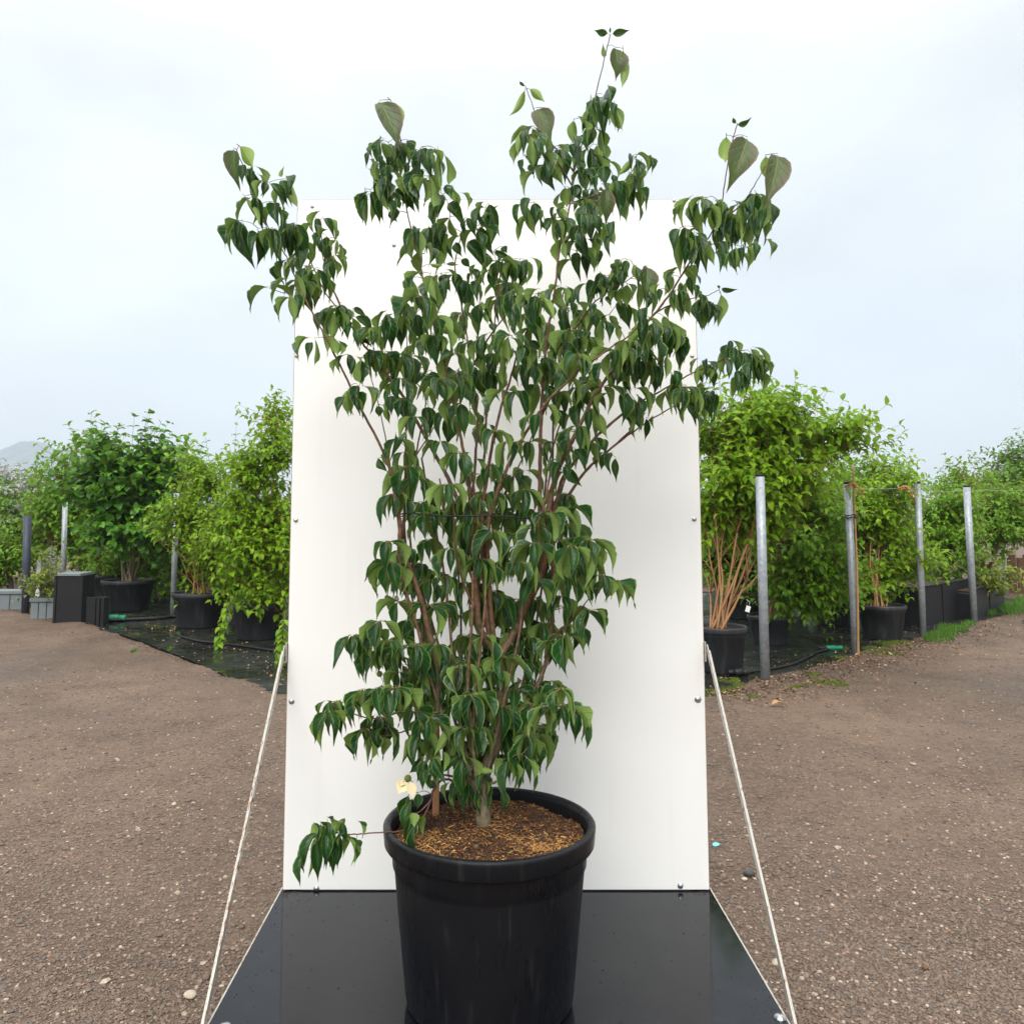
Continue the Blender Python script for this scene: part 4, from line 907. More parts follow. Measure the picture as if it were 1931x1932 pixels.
# smaller leaf pairs all along the upper stems
for i in range(150):
    j = random.randrange(len(nodes_px)); x, y = nodes_px[j]
    if y > 1000 or y < 250 or 690 < y < 960: continue
    atts.append(('t', (x + random.gauss(0, 22), y + random.gauss(0, 16)), random.choice((2, 2, 3, 3)), 0.0, 'f' if random.random() < .3 else 'b', 0.86))
npx = np.array(nodes_px)
def dist_to(p, extra=None):
    d = npx - np.array(p)
    pen = np.where(d[:, 1] < -6, 1.7, 1.0)                       # prefer joining lower down the stem
    return np.hypot(d[:, 0], d[:, 1]) * pen
atts.sort(key=lambda a: dist_to(a[1]).min())
add_px, add_3d, add_s = [], [], []
for a in atts:
    d = dist_to(a[1]); j = int(d.argmin()); best, P, s = d[j], nodes_3d[j], nodes_s[j]
    if add_px:
        dd = np.array(add_px) - np.array(a[1]); dd = np.hypot(dd[:, 0], dd[:, 1]) * np.where(dd[:, 1] < -6, 1.7, 1.0) + 4
        j2 = int(dd.argmin())
        if dd[j2] < best: best, P, s = dd[j2], add_3d[j2], add_s[j2]
    dm = best / SC
    if a[0] == 's': dep = P.y + random.uniform(-1, 0.5) * min(0.06, 0.5 * dm + 0.008)
    elif a[4] == 'f': dep = P.y + random.uniform(-1, 0.45) * min(0.22, 0.9 * dm + 0.05)
    else: dep = P.y + random.uniform(0.05, 0.24)
    Q = at(a[1][0], a[1][1], dep)
    if a[0] == 't' and a[4] == 'f': Q = at(a[1][0], a[1][1], dep)
    L = (Q - P).length
    if L > 0.008:
        mid = P.lerp(Q, 0.5) + Vector((random.uniform(-.08, .08) * L, random.uniform(-.08, .08) * L, random.uniform(-.14, 0.03) * L if a[0] == 't' else random.uniform(0.06, 0.2) * L))
        C = crom([P, mid, Q], 4 if L < .12 else 6)
        r = min(0.0022, 0.0009 + 0.006 * L)
        stem_mb[s].tube(C, [r * (1 - 0.45 * i / (len(C) - 1)) for i in range(len(C))], 5, False)
        for c in C[2:]:
            add_px.append(project(c)); add_3d.append(c); add_s.append(s)
    else:
        add_px.append(a[1]); add_3d.append(Q); add_s.append(s)
    if a[0] == 's':
        b = a[2]; pxl = math.hypot(b[0] - a[1][0], b[1] - a[1][1])
        Lm = pxl / FOC * Q.y
        T = at(b[0], b[1], Q.y + random.uniform(-0.32, 0.18) * Lm)
        ch = T - Q; Lc = ch.length
        v = (CAMP - Q).normalized(); c = ch.normalized()
        k = a[4]
        n = v if k in 'uy' else -v
        roll = random.uniform(-0.5, 0.5)
        n = (n - c * n.dot(c)).normalized(); n = Matrix.Rotation(roll, 3, c) @ n
        W = a[3] / FOC * Q.y * 0.5 / max(0.8, math.cos(roll))
        loc = Q + c * (0.05 * Lc)
        LEAF.append((basis(c, n, Lc * 0.97, W * 1.04), loc, random.randrange(4) if random.random() < 0.6 or k in 'yk' else random.randrange(len(LEAVES)), 'leaf_young' if k in 'yk' else 'leaf', Lc * W * 2.2, s))
        for q_ in range(2 + (random.random() < 0.45) if k in 'ul' and Lc > 0.055 else 0):   # its partners round the node
            phi = random.uniform(-0.2, 3.3) if q_ == 0 else random.uniform(-3.0, -0.1); t = math.radians(random.uniform(4, 24)); hor = Vector((math.cos(phi), math.sin(phi), 0))
            c2 = hor * math.sin(t) + Vector((0, 0, -math.cos(t))); n2 = Matrix.Rotation(random.uniform(-.5, .5), 3, c2) @ (hor * math.cos(t) + Vector((0, 0, math.sin(t))))
            L2 = min(Lc * random.uniform(0.75, 1.0), random.uniform(.078, .10))
            LEAF.append((basis(c2, n2, L2, L2 * random.uniform(0.19, 0.24)), Q + hor * 0.014 + Vector((random.gauss(0, .012), 0.004 if q_ == 0 else -0.004, random.gauss(-.008, .012))), 4 + random.randrange(6), 'leaf', L2 * L2 * 0.05, s))
    else:
        n_ = a[2] + random.choice((0, 1, 1, 2)); ph = random.uniform(0, 6.28)
        big = random.uniform(0.85, 1.12)
        for i in range(n_):
            phi = ph + 2 * math.pi * (i + random.uniform(-.28, .28)) / n_
            t = math.radians(random.choice((random.uniform(3, 16), random.uniform(5, 22), random.uniform(8, 26), random.uniform(15, 36), random.uniform(30, 54))))
            hor = Vector((math.cos(phi), math.sin(phi), 0))
            c = hor * math.sin(t) + Vector((0, 0, -math.cos(t))); n = hor * math.cos(t) + Vector((0, 0, math.sin(t)))
            n = Matrix.Rotation(random.gauss(0, .42), 3, c) @ n
            Lc = random.uniform(0.066, 0.114) * big * a[5]; W = Lc * random.uniform(0.17, 0.235)
            loc = Q + hor * random.uniform(0.006, 0.014) + Vector((0, 0, 0.004))
            fr = 1.0 if a[4] == 'f' else 0.15
            LEAF.append((basis(c, n, Lc, W), loc, random.choice((1, 2, 3, 4, 4, 5, 5, 6, 6, 7, 8, 9)), 'leaf', Lc * W * fr * (0.35 + 0.65 * max(0, -n.y if n.y < 0 else n.y * .8)) * (1.3 if loc.y < Y0 else 0.7), s))
stem_ob = []
for si, mb in enumerate(stem_mb):
    mb.v = [tuple(Vector(v) - PO) for v in mb.v]
    stem_ob.append(mb.build('trunk' if si == 0 else 'stem', MAT['bark'] if STEMS[si][3] > .004 else MAT['twig'], plant))
LEAF.sort(key=lambda l: -l[4])
lm = {}
for k in ('leaf', 'leaf_young'):
    for i, t in enumerate(LEAVES):
        me = np_mesh('dogwood_leaf', t); me.materials.append(MAT[k]); lm[(k, i)] = me
for B, loc, ti, mk, w, sj in LEAF[:300]:
    o = bpy.data.objects.new('leaf', lm[(mk, ti)]); COL.objects.link(o); o.parent = stem_ob[sj]
    o.matrix_local = Matrix.Translation(loc - PO) @ B.to_4x4()
rest = LEAF[300:]
M = np.zeros((len(rest), 3, 4))
for i, (B, loc, ti, mk, w, sj) in enumerate(rest):
    M[i, :, :3] = np.array(B); M[i, :, 3] = np.array(loc - PO)
o = link('foliage', merge_templates('foliage', LEAVES, np.array([r[2] for r in rest]), M, rng.random(len(rest))), plant, MAT['leaf'])
o['kind'] = 'stuff'
# fruit balls and the one fading flower
def fruit(r, x, y, rad, sx, sy):
    p = D(r, x, y); j = int(dist_to(p).argmin()); dep = nodes_3d[j].y - 0.03
    c = at(p[0], p[1], dep); q = at(*D(r, sx, sy), dep + 0.01)
    mb = MB(); mb.tube([x_ - PO for x_ in (q, q.lerp(c, .5) + Vector((0.002, 0, 0)), c)], 0.0009, 5)
    ob = mb.build('fruit_stalk', MAT['twig'], plant)
    mb = MB(); R = DS(r, rad) / FOC * dep
    mb.sphere(c - PO, R * 0.9, 14, 9)
    for i in range(60):
        z = 1 - 2 * (i + .5) / 60; a = i * 2.39996; s = math.sqrt(1 - z * z)
        mb.sphere(c - PO + Vector((s * math.cos(a), s * math.sin(a), z)) * R * 0.86, R * 0.22, 5, 4)
    mb.build('fruit', MAT['fruit'], ob)
    return c
fruit(4, 525, 250, 16, 552, 330); fruit(4, 575, 330, 22, 590, 360); fruit(5, 775, 1088, 29, 690, 1210)
fc = fruit(4, 684, 838, 19, 720, 870); fruit(6, 1700, 520, 1, 1702, 522) if False else None
BR = leaf_template(0.30, 0.10, 0.06, 0.2, 0.1, 31, petiole=False)
for (x0, y0, x1, y1, w) in ((668, 852, 624, 932, 74), (700, 858, 716, 962, 58), (660, 850, 640, 885, 40)):
    a, b = D(4, x0, y0), D(4, x1, y1)
    Q, T = at(*a, fc.y - 0.004), at(*b, fc.y - 0.02)
    c = (T - Q); n = (CAMP - Q).normalized()
    me = np_mesh('bract', BR); me.materials.append(MAT['bract'])
    o = bpy.data.objects.new('bract', me); COL.objects.link(o); o.parent = plant
    o.matrix_local = Matrix.Translation(Q - PO) @ basis(c, n, c.length, DS(4, w) / FOC * Q.y * .5).to_4x4()

# wooden stake in the pot and the wire tie round the stems
a, b = at(*D(4, 842, 985), Y0 + 0.10), at(*D(4, 838, 470), Y0 + 0.10)
root = empty('wooden_stake', (a.x, a.y, a.z - 0.03)); tag(root, 'short brown wooden stake standing in the mulch behind the left stems', 'stake')
mb = MB(); mb.box((-0.0095, -0.0075, -0.02), (0.0095, 0.0075, b.z - a.z), b=0.0015); mb.build('post', MAT['stake'], root)
mb = MB(); mb.box((-0.0085, -0.0065, b.z - a.z + 0.0002), (0.0085, 0.0065, b.z - a.z + 0.006), b=0.001); mb.build('cut_end', MAT['bamboo'], root)
wz = at(*D(3, 870, 968), Y0).z
cxw = at(*D(3, 870, 968), Y0).x
mb = MB(); loop = []
for k in range(65):
    t = 2 * math.pi * k / 64
    rx = at(*D(3, 1285, 960), Y0).x - cxw
    loop.append(Vector((cxw + rx * math.cos(t), Y0 + 0.02 + 0.135 * math.sin(t), wz + 0.004 * math.sin(2 * t) + 0.003 * math.cos(5 * t))))
mb.tube(loop, 0.0021, 6, False)
tie = mb.build('wire_tie', MAT['black']); tag(tie, 'thin black wire tied around the middle stems of the dogwood', 'wire')
# bring the origin to the tie
cw = Vector((cxw, Y0 + 0.02, wz)); tie.data.transform(Matrix.Translation(-cw)); tie.location = cw
mb = MB(); mb.tube([Vector((.18, -.10, 0)), Vector((.19, -.112, .008)), Vector((.205, -.108, -.004)), Vector((.20, -.095, .006)), Vector((.225, -.10, .012))], .0017, 5); mb.build('knot', MAT['black'], tie)
# ------------------------------------------------------------------ potted shrubs, trees, posts behind
OV = [(0, 0), (.22, .80), (.48, 1.0), (.78, .52), (1, 0)]
HT = [(0, 0), (.05, .72), (.28, 1.0), (.58, .82), (.85, .36), (1, 0)]
SMALL = [leaf_template(b, f, 0.05, 0.2, t, 40 + i, cols=2, prof=OV, petiole=False) for i, (b, f, t) in enumerate(((0.5, 0.3, 0.2), (0.8, 0.45, -0.3), (0.3, 0.2, 0.4), (1.0, 0.3, 0.0)))]
HEART = [leaf_template(b, f, 0.05, 0.2, t, 50 + i, cols=2, prof=HT, petiole=False) for i, (b, f, t) in enumerate(((0.4, 0.25, 0.2), (0.7, 0.35, -0.3), (0.25, 0.15, 0.3)))]
_mesh_cache = {}
def leaf_meshes(kind, mk):
    if (kind, mk) not in _mesh_cache:
        L = []
        for t in (SMALL if kind == 's' else HEART):
            me = np_mesh('shrub_leaf', t); me.materials.append(MAT[mk]); L.append(me)
        _mesh_cache[(kind, mk)] = L
    return _mesh_cache[(kind, mk)]
def unit():
    v = Vector((random.gauss(0, 1), random.gauss(0, 1), random.gauss(0, 1))); return v.normalized()
def foliage(root, blobs, Y, n, L0, mk, kind='s', parts=0, wl=0.30, droop=0.35, loose=0.15, extra=None):
    """leaves in sprays through blobs given as (x, y, rx, ry[, dY]) of the photo at distance Y"""
    O = root.location; L = L0 * 1.28; n = int(n * 1.5)
    BL = []
    for b in blobs:
        dy = b[4] if len(b) > 4 else 0.0
        c = at(b[0], b[1], Y + dy); k = (Y + dy) / FOC
        rx_, rz_ = b[2] * k, b[3] * k
        BL.append((c - Vector((0, 0, .04)), max(.6 * rx_, rx_ - .05), 0.5 * (rx_ + rz_) * 0.85, max(.55 * rz_, rz_ - .09)))
    wts = [b[1] * b[3] for b in BL]
    T = SMALL if kind == 's' else HEART
    Ms, wh, tw = [], [], MB()
    per = 8
    sprays = []
    clumps = []
    for _ in range(max(6, n // (per * 8))):
        c, rx, ry, rz = random.choices(BL, wts)[0]
        d = unit()
        if random.random() < 0.35 and d.y > 0: d.y = -d.y
        f = random.random() ** 0.42
        f *= 1 + 0.16 * math.sin(5 * d.x + 3.7 * d.z + c.x) + 0.10 * math.sin(9 * d.z - 6 * d.x)
        if random.random() < loose * 1.3: f *= random.uniform(1.05, 1.34)
        clumps.append((c + Vector((d.x * rx, d.y * ry, d.z * rz)) * f, d))
    for _ in range(n // per):
        p, d = random.choice(clumps); sg_ = 0.055 * Y / 8
        p = p + Vector((random.gauss(0, 1.3), random.gauss(0, 1.2), random.gauss(0, 1.0))) * sg_
        ax = (Vector((d.x, d.y, d.z * 0.6)) + Vector((0, 0, 0.55)) + unit() * 0.45).normalized()
        sprays.append((p, ax, L * random.uniform(2.0, 3.4)))
    if extra: sprays += extra
    for p, ax, ln in sprays:
        if p.z < 0.06: continue
        e = p + ax * ln
        tw.tube([p - ax * ln * 0.5 - O, p - O, e - O], [L * .03, L * .024, L * .012], 3, False)
        sd = ax.cross(unit()).normalized()
        for k in range(per):
            t = (k // 2) / (per / 2 - 1)
            q = p.lerp(e, t)
            s = Matrix.Rotation(1.57 * (k // 2) + random.uniform(-.4, .4), 3, ax) @ sd * (1 if k % 2 else -1)
            ch = (s + ax * (0.35 + 0.5 * t) + Vector((0, 0, -droop - random.uniform(0, .45)))).normalized()
            nn = (Vector((0, 0, 1)) + ax * 0.3 + unit() * 0.45)
            Lk = L * random.uniform(0.65, 1.12) * (1 - 0.25 * t)
            Ms.append((basis(ch, nn, Lk, Lk * wl * random.uniform(.85, 1.15)), q)); wh.append(random.randrange(len(T)))
    tw.build('twigs', MAT['cane'] if mk in ('leaf_light', 'leaf_mid') else MAT['greybark'], root)['kind'] = 'stuff'
    order = sorted(range(len(Ms)), key=lambda i: Ms[i][1].y + 0.25 * random.random())
    pick = []
    if parts:
        for i in order:
            x, y = project(Ms[i][1])
            if 5 < x < 1925 and not (545 < x < 1322) and abs(Ms[i][0].col[2].normalized().dot((Ms[i][1] - CAMP).normalized())) > 0.35:
                pick.append(i)
                if len(pick) >= parts: break
        lms = leaf_meshes(kind, mk)
        for i in pick:
            o = bpy.data.objects.new('leaf', lms[wh[i]]); COL.objects.link(o); o.parent = root
            o.matrix_local = Matrix.Translation(Ms[i][1] - O) @ Ms[i][0].to_4x4()
    ps = set(pick); restl = [i for i in range(len(Ms)) if i not in ps]
    M = np.zeros((len(restl), 3, 4))
    for j, i in enumerate(restl):
        M[j, :, :3] = np.array(Ms[i][0]); M[j, :, 3] = np.array(Ms[i][1] - O)
    o = link('foliage', merge_templates('foliage', T, np.array([wh[i] for i in restl]), M, rng.random(len(restl))), root, MAT[mk])
    o['kind'] = 'stuff'
def pot_px(x, yb, half, yt, label, mat='oldpot'):
    """tapered nursery pot: x, bottom centre y, half rim width and rim centre y in the photo"""
    c = G(x, yb, 0.004); R = half / FOC * c.y; H = at(x, yt, c.y).z - 0.004
    root = empty('nursery_pot', c); tag(root, label, 'pot', 'black nursery pots behind the board')
    mb = MB(); rb = R * 0.76
    mb.lathe([(0.001, 0.0), (rb, 0.0), (rb + .004, 0.012), (R * 0.91, H * 0.78), (R * 0.93, H * 0.79), (R * 0.94, H * 0.875)], sides=40); mb.build('body', MAT[mat], root)
    mb = MB(); mb.lathe([(R * 0.935, H * 0.872), (R * 0.985, H * 0.87), (R * 0.995, H * 0.89), (R, H * 0.975), (R * 0.985, H), (R * 0.94, H), (R * 0.925, H * 0.975), (R * 0.91, H * 0.85)], sides=40); mb.build('rim', MAT[mat], root)
    mb = MB(); n = 28; vs = [(0, 0, H * 0.95)]
    for j in (1, 2, 3):
        for k in range(n): vs.append((R * .915 * j / 3 * math.cos(6.2832 * k / n), R * .915 * j / 3 * math.sin(6.2832 * k / n), H * (0.95 - 0.012 * j) + random.uniform(-.006, .006)))
    fs = [(0, 1 + k, 1 + (k + 1) % n) for k in range(n)] + [(1 + j * n + k, 1 + (j + 1) * n + k, 1 + (j + 1) * n + (k + 1) % n, 1 + j * n + (k + 1) % n) for j in (0, 1) for k in range(n)]
    mb.add(vs, fs); mb.build('soil', MAT['soil'], root)
    # drip line looped over the rim
    return c, R, H
def canes(root, base, ends, r0, mat, wob=0.04, sides=6):
    """each cane a part of its own: from the pot's soil to points in the crown"""
    for e_ in ends:
        P0 = base + Vector((random.uniform(-.09, .09), random.uniform(-.07, .07), -0.02)); P1 = Vector(e_)
        m1 = P0.lerp(P1, 0.35) + Vector((random.uniform(-wob, wob) * 1.6, random.uniform(-wob, wob), 0.03)); m2 = P0.lerp(P1, 0.7) + Vector((random.uniform(-wob, wob), random.uniform(-wob, wob), 0.03))
        C = crom([P0, m1, m2, P1], 5); n = len(C)
        mb = MB(); mb.tube([c - root.location for c in C], [r0 * random.uniform(.85, 1.1) * (1 - .7 * i / (n - 1)) for i in range(n)], sides)
        k = C[n // 2]
        for _ in range(2):
            q = k + Vector((random.uniform(-.14, .14), random.uniform(-.1, .1), random.uniform(.12, .3)))
            mb.tube([k - root.location, k.lerp(q, .5) + Vector((.01, 0, .01)) - root.location, q - root.location], [r0 * .5, r0 * .4, r0 * .2], 5)
        mb.build('stem', mat, root)
def shrub(name, label, cat, pot, plabel, blobs, n, L, mk, kind='s', parts=0, ends=None, cane='cane', r0=.010, group='potted shrubs behind the board', wl=.30, depth=None, loose=.15, extra=None, droop=.35):
    c, R, H = pot_px(*pot, plabel)
    base = c + Vector((0, 0, H * 0.94))
    root = empty(name, base); tag(root, label, cat, group)
    Y = c.y if depth is None else depth
    if ends is None: ends = [(b[0] + random.uniform(-.4, .4) * b[2], b[1]) for b in blobs for _ in (0, 1)]
    canes(root, base, [at(x, y, Y + random.uniform(-.2, .2)) for x, y in ends], r0, MAT[cane])
    foliage(root, blobs, Y, n, L, mk, kind, parts, wl, loose=loose, droop=droop, extra=extra)
    return root, base, Y
def hang(x0, y0, x1, y1, Y, k):
    """sprays along a trailing branch"""
    A, B = at(x0, y0, Y), at(x1, y1, Y - 0.1)
    return [(A.lerp(B, (i + .5) / k) + unit() * 0.02, (B - A).normalized(), 0.13) for i in range(k)]

# right hand bed
shrub('potted_shrub', 'tall bright green shrub with orange canes right behind the board', 'shrub', (1360, 1266, 49, 1180), 'black pot of orange-caned shrub, half hidden by the board on the right',
      [(1385, 812, 75, 80), (1465, 798, 90, 66), (1550, 832, 75, 50, .25), (1400, 905, 85, 75), (1490, 880, 85, 65, .15), (1350, 985, 35, 55, .2), (1440, 985, 38, 45)], 4600, 0.092, 'leaf_light', 's', 300,
      ends=[(1335, 1010), (1350, 930), (1378, 960), (1398, 1010), (1425, 960), (1432, 1040), (1415, 880), (1340, 860), (1440, 900), (1470, 830), (1328, 1080), (1445, 1060), (1420, 1100)], r0=.0115, depth=7.95)
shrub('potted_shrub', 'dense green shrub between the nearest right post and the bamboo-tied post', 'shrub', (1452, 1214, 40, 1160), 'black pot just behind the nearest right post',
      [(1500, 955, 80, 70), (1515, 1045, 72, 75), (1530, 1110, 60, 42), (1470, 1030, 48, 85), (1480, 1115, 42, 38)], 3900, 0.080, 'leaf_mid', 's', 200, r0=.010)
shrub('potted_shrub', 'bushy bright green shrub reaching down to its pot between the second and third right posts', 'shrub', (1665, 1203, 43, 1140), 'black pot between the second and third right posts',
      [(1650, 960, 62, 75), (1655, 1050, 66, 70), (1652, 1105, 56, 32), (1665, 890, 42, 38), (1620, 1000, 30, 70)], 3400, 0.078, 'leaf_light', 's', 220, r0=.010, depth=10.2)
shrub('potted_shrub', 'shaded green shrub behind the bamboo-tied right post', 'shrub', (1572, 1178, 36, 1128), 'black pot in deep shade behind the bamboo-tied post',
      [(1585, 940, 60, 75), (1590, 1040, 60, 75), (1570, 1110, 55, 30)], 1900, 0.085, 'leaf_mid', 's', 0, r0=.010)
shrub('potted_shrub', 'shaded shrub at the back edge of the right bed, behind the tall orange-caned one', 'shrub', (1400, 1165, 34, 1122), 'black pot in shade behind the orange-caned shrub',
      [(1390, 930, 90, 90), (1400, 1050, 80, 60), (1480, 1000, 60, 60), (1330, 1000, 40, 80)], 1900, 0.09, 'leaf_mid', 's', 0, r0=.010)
# left hand bed
shrub('potted_tree', 'young tree with dark heart-shaped leaves and pale forked stem in the left bed', 'tree', (240, 1150, 48, 1093), 'scuffed black pot of the heart-leaved tree',
      [(250, 868, 62, 42), (208, 905, 48, 60), (290, 900, 42, 55), (248, 955, 78, 58), (215, 1000, 40, 35), (290, 990, 42, 45), (318, 828, 12, 14), (180, 850, 25, 22)], 2700, 0.110, 'leaf_heart', 'h', 260,
      ends=[(243, 1020), (228, 980), (255, 970), (265, 1000), (236, 930), (280, 960), (215, 1000)], cane='greybark', r0=.017, wl=.48)
shrub('potted_shrub', 'yellow-green shrub with bent orange canes beside the left galvanised post', 'shrub', (378, 1180, 53, 1116), 'black pot of the bent-caned shrub beside the left galvanised post',
      [(405, 885, 52, 42), (395, 950, 58, 55), (430, 1020, 55, 60), (335, 1002, 32, 14), (440, 1090, 45, 45), (382, 905, 24, 45), (420, 1130, 35, 25)], 3200, 0.080, 'leaf_light', 's', 240,
      ends=[(345, 1000), (335, 1040), (360, 980), (375, 950), (395, 990), (400, 1040), (385, 1060), (330, 1075)], r0=.012, extra=hang(430, 1130, 414, 1218, 9.0, 7))
shrub('potted_shrub', 'tall light green shrub rising beside the left edge of the board', 'shrub', (487, 1203, 50, 1137), 'black pot with trailing shoots beside the left edge of the board',
      [(517, 790, 18, 42), (525, 860, 38, 55), (480, 900, 50, 45), (500, 960, 60, 65), (495, 1050, 62, 65), (520, 1130, 45, 55), (455, 1010, 40, 60)], 3900, 0.080, 'leaf_light', 's', 300,
      ends=[(515, 800), (520, 880), (480, 920), (500, 1000), (460, 1000), (525, 960)], r0=.012, extra=hang(540, 1165, 526, 1240, 8.2, 6))
shrub('potted_tree', 'shaded heart-leaved tree behind the pale-stemmed tree', 'tree', (305, 1108, 42, 1064), 'black pot in the row behind the scuffed pot',
      [(310, 950, 48, 60), (330, 900, 30, 50), (290, 1010, 40, 40), (340, 1000, 25, 45)], 1500, 0.10, 'leaf_heart', 'h', 0, cane='greybark', wl=.48, r0=.013)
shrub('potted_tree', 'small heart-leaved tree at the left back of the bed', 'tree', (262, 1100, 38, 1058), 'black pot seen over the left of the scuffed pot',
      [(225, 950, 50, 60), (260, 920, 40, 60), (250, 1010, 50, 30)], 1200, 0.10, 'leaf_heart', 'h', 0, cane='greybark', wl=.48, r0=.013)
shrub('potted_shrub', 'low leafy plant in the pot behind the dark planter box', 'shrub', (192, 1135, 36, 1083), 'black pot behind the dark planter box',
      [(205, 1040, 25, 30), (195, 1068, 16, 12)], 420, 0.075, 'leaf_mid', 's', 60, r0=.008)

def far_tree(name, label, x, ybase, Y, blobs, n, L, mk, kind='s', trunk_r=.05, cat='tree', group='trees beyond the beds', loose=.2):
    b = at(x, ybase, Y); b.z = 0.0
    root = empty(name, b); tag(root, label, cat, group)
    top = at(blobs[0][0], blobs[0][1], Y)
    C = crom([Vector((0, 0, 0)), (top - b) * .5 + Vector((random.uniform(-.06, .06), 0, 0)), top - b], 6)
    mb = MB(); mb.tube(C, [trunk_r * (1 - .6 * i / (len(C) - 1)) for i in range(len(C))], 8)
    for bl in blobs[1:]:
        q = at(bl[0], bl[1], Y) - b; s = C[len(C) // 2]
        mb.tube([s, s.lerp(q, .5) + Vector((0, 0, .05)), q], [trunk_r * .5, trunk_r * .35, trunk_r * .15], 6)
    mb.build('trunk', MAT['greybark'], root)
    foliage(root, blobs, Y, n, L, mk, kind, 0, loose=loose)
    return root
far_tree('leafy_tree', 'dense green tree behind the left bed, next to the heart-leaved tree', 150, 1090, 14.5, [(150, 930, 45, 75), (160, 865, 26, 34), (125, 985, 45, 50), (175, 990, 40, 60)], 2600, 0.12, 'leaf_mid', trunk_r=.05)
far_tree('leafy_tree', 'broad green tree behind the dark left post', 75, 1090, 16, [(85, 950, 55, 48), (55, 1000, 45, 50), (110, 1000, 40, 50)], 2200, 0.12, 'leaf_far')
far_tree('leafy_tree', 'dark green tree at the left edge of the picture', 5, 1090, 17, [(10, 965, 48, 40), (-15, 1010, 45, 50), (25, 1000, 30, 40)], 1800, 0.13, 'leaf_far')
far_tree('round_bush', 'low round yellow-green bush at the far left above the grey wall', 20, 1130, 14, [(18, 1060, 38, 38), (-15, 1050, 35, 38)], 1500, 0.085, 'leaf_mid', cat='bush', group='bushes at the left edge')
far_tree('blossom_tree', 'pale greyish blossoming tree at the far left below the hill', 10, 1090, 24, [(12, 912, 42, 20), (-20, 925, 30, 20)], 1000, 0.14, 'blossom', cat='tree')
far_tree('flowering_spike', 'narrow pinkish flowering plant rising above the dark left post', 52, 1090, 15, [(53, 935, 8, 26), (52, 960, 10, 12)], 260, 0.08, 'blossom', trunk_r=.015, cat='plant', group='flowering plants')
far_tree('golden_bush', 'yellow-green bush beside the dark planter box', 90, 1150, 11.4, [(88, 1095, 13, 26), (94, 1060, 10, 16)], 520, 0.055, 'leaf_yellow', trunk_r=.012, cat='bush', group='bushes at the left edge')
far_tree('round_tree', 'small round-topped tree beyond the right posts', 1805, 1080, 17, [(1806, 918, 30, 26), (1800, 940, 40, 20)], 900, 0.10, 'leaf_mid')
far_tree('slender_tree', 'slender pointed treetop behind the fourth right post', 1838, 1080, 15, [(1838, 905, 8, 22), (1840, 935, 16, 18)], 420, 0.09, 'leaf_mid', trunk_r=.03)
far_tree('open_tree', 'open-crowned dark green tree at the right edge of the picture', 1915, 1060, 20, [(1900, 888, 32, 26), (1935, 880, 30, 42), (1925, 850, 12, 10), (1880, 915, 30, 18), (1920, 930, 40, 30)], 1500, 0.13, 'leaf_far', loose=.35)
far_tree('hedge_shrub', 'leafy green shrub between the third and fourth right posts', 1785, 1110, 12.2, [(1782, 965, 42, 45), (1790, 1030, 42, 50), (1790, 1085, 38, 28), (1760, 1000, 25, 60)], 2400, 0.075, 'leaf_mid', cat='shrub', group='shrubs in the black planters')
far_tree('hedge_shrub', 'wide green shrub right of the fourth right post', 1885, 1100, 13.8, [(1870, 965, 42, 42), (1915, 970, 40, 45), (1890, 1010, 50, 28)], 2200, 0.085, 'leaf_mid', cat='shrub', group='shrubs in the black planters')
far_tree('hedge_shrub', 'low plants spilling over the right end of the black planter', 1870, 1110, 11.9, [(1862, 1098, 22, 12), (1880, 1092, 18, 10)], 420, 0.06, 'leaf_yellow', trunk_r=.01, cat='shrub', group='shrubs in the black planters')

for o_, (x, yc, Y) in zip(('nearest the board', 'second from the board', 'third from the board', 'fourth from the board', 'farthest from the board'), ((1350, 1010, 11.5), (1430, 1020, 12.5), (1510, 1035, 12.0), (1590, 1050, 12.5), (1680, 1060, 12.8))):
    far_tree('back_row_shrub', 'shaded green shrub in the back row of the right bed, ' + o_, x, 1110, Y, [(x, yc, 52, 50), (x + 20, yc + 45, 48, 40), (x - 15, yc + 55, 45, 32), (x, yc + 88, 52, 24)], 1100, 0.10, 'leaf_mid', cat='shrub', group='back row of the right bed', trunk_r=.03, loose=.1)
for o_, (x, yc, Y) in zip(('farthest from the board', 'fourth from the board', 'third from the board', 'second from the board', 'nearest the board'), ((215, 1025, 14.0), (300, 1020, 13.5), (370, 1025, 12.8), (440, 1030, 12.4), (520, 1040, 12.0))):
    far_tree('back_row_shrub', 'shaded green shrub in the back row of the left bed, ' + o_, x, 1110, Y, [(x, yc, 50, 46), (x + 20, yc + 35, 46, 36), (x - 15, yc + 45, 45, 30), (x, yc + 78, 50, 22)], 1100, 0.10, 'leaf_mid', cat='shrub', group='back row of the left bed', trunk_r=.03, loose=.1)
for o_, x, Y in (('behind the orange-caned shrub', 1350, 16.5), ('behind the nearest right post', 1460, 17), ('behind the bamboo-tied post', 1580, 17.5), ('behind the third right post', 1700, 18)):
    far_tree('hedge_tree', 'dark hedge tree beyond the right bed, ' + o_, x, 1090, Y, [(x, 1000, 70, 50), (x + 15, 1050, 66, 40), (x - 20, 1078, 66, 22)], 1000, 0.13, 'leaf_far', group='hedge beyond the beds', loose=.1)
for o_, x, Y in (('farthest from the board', 200, 18), ('behind the left galvanised post', 320, 17.5), ('behind the tall light green shrub', 480, 17)):
    far_tree('hedge_tree', 'dark hedge tree beyond the left bed, ' + o_, x, 1090, Y, [(x, 1000, 75, 46), (x + 30, 1045, 70, 36), (x - 30, 1070, 70, 22)], 1000, 0.13, 'leaf_far', group='hedge beyond the beds', loose=.1)
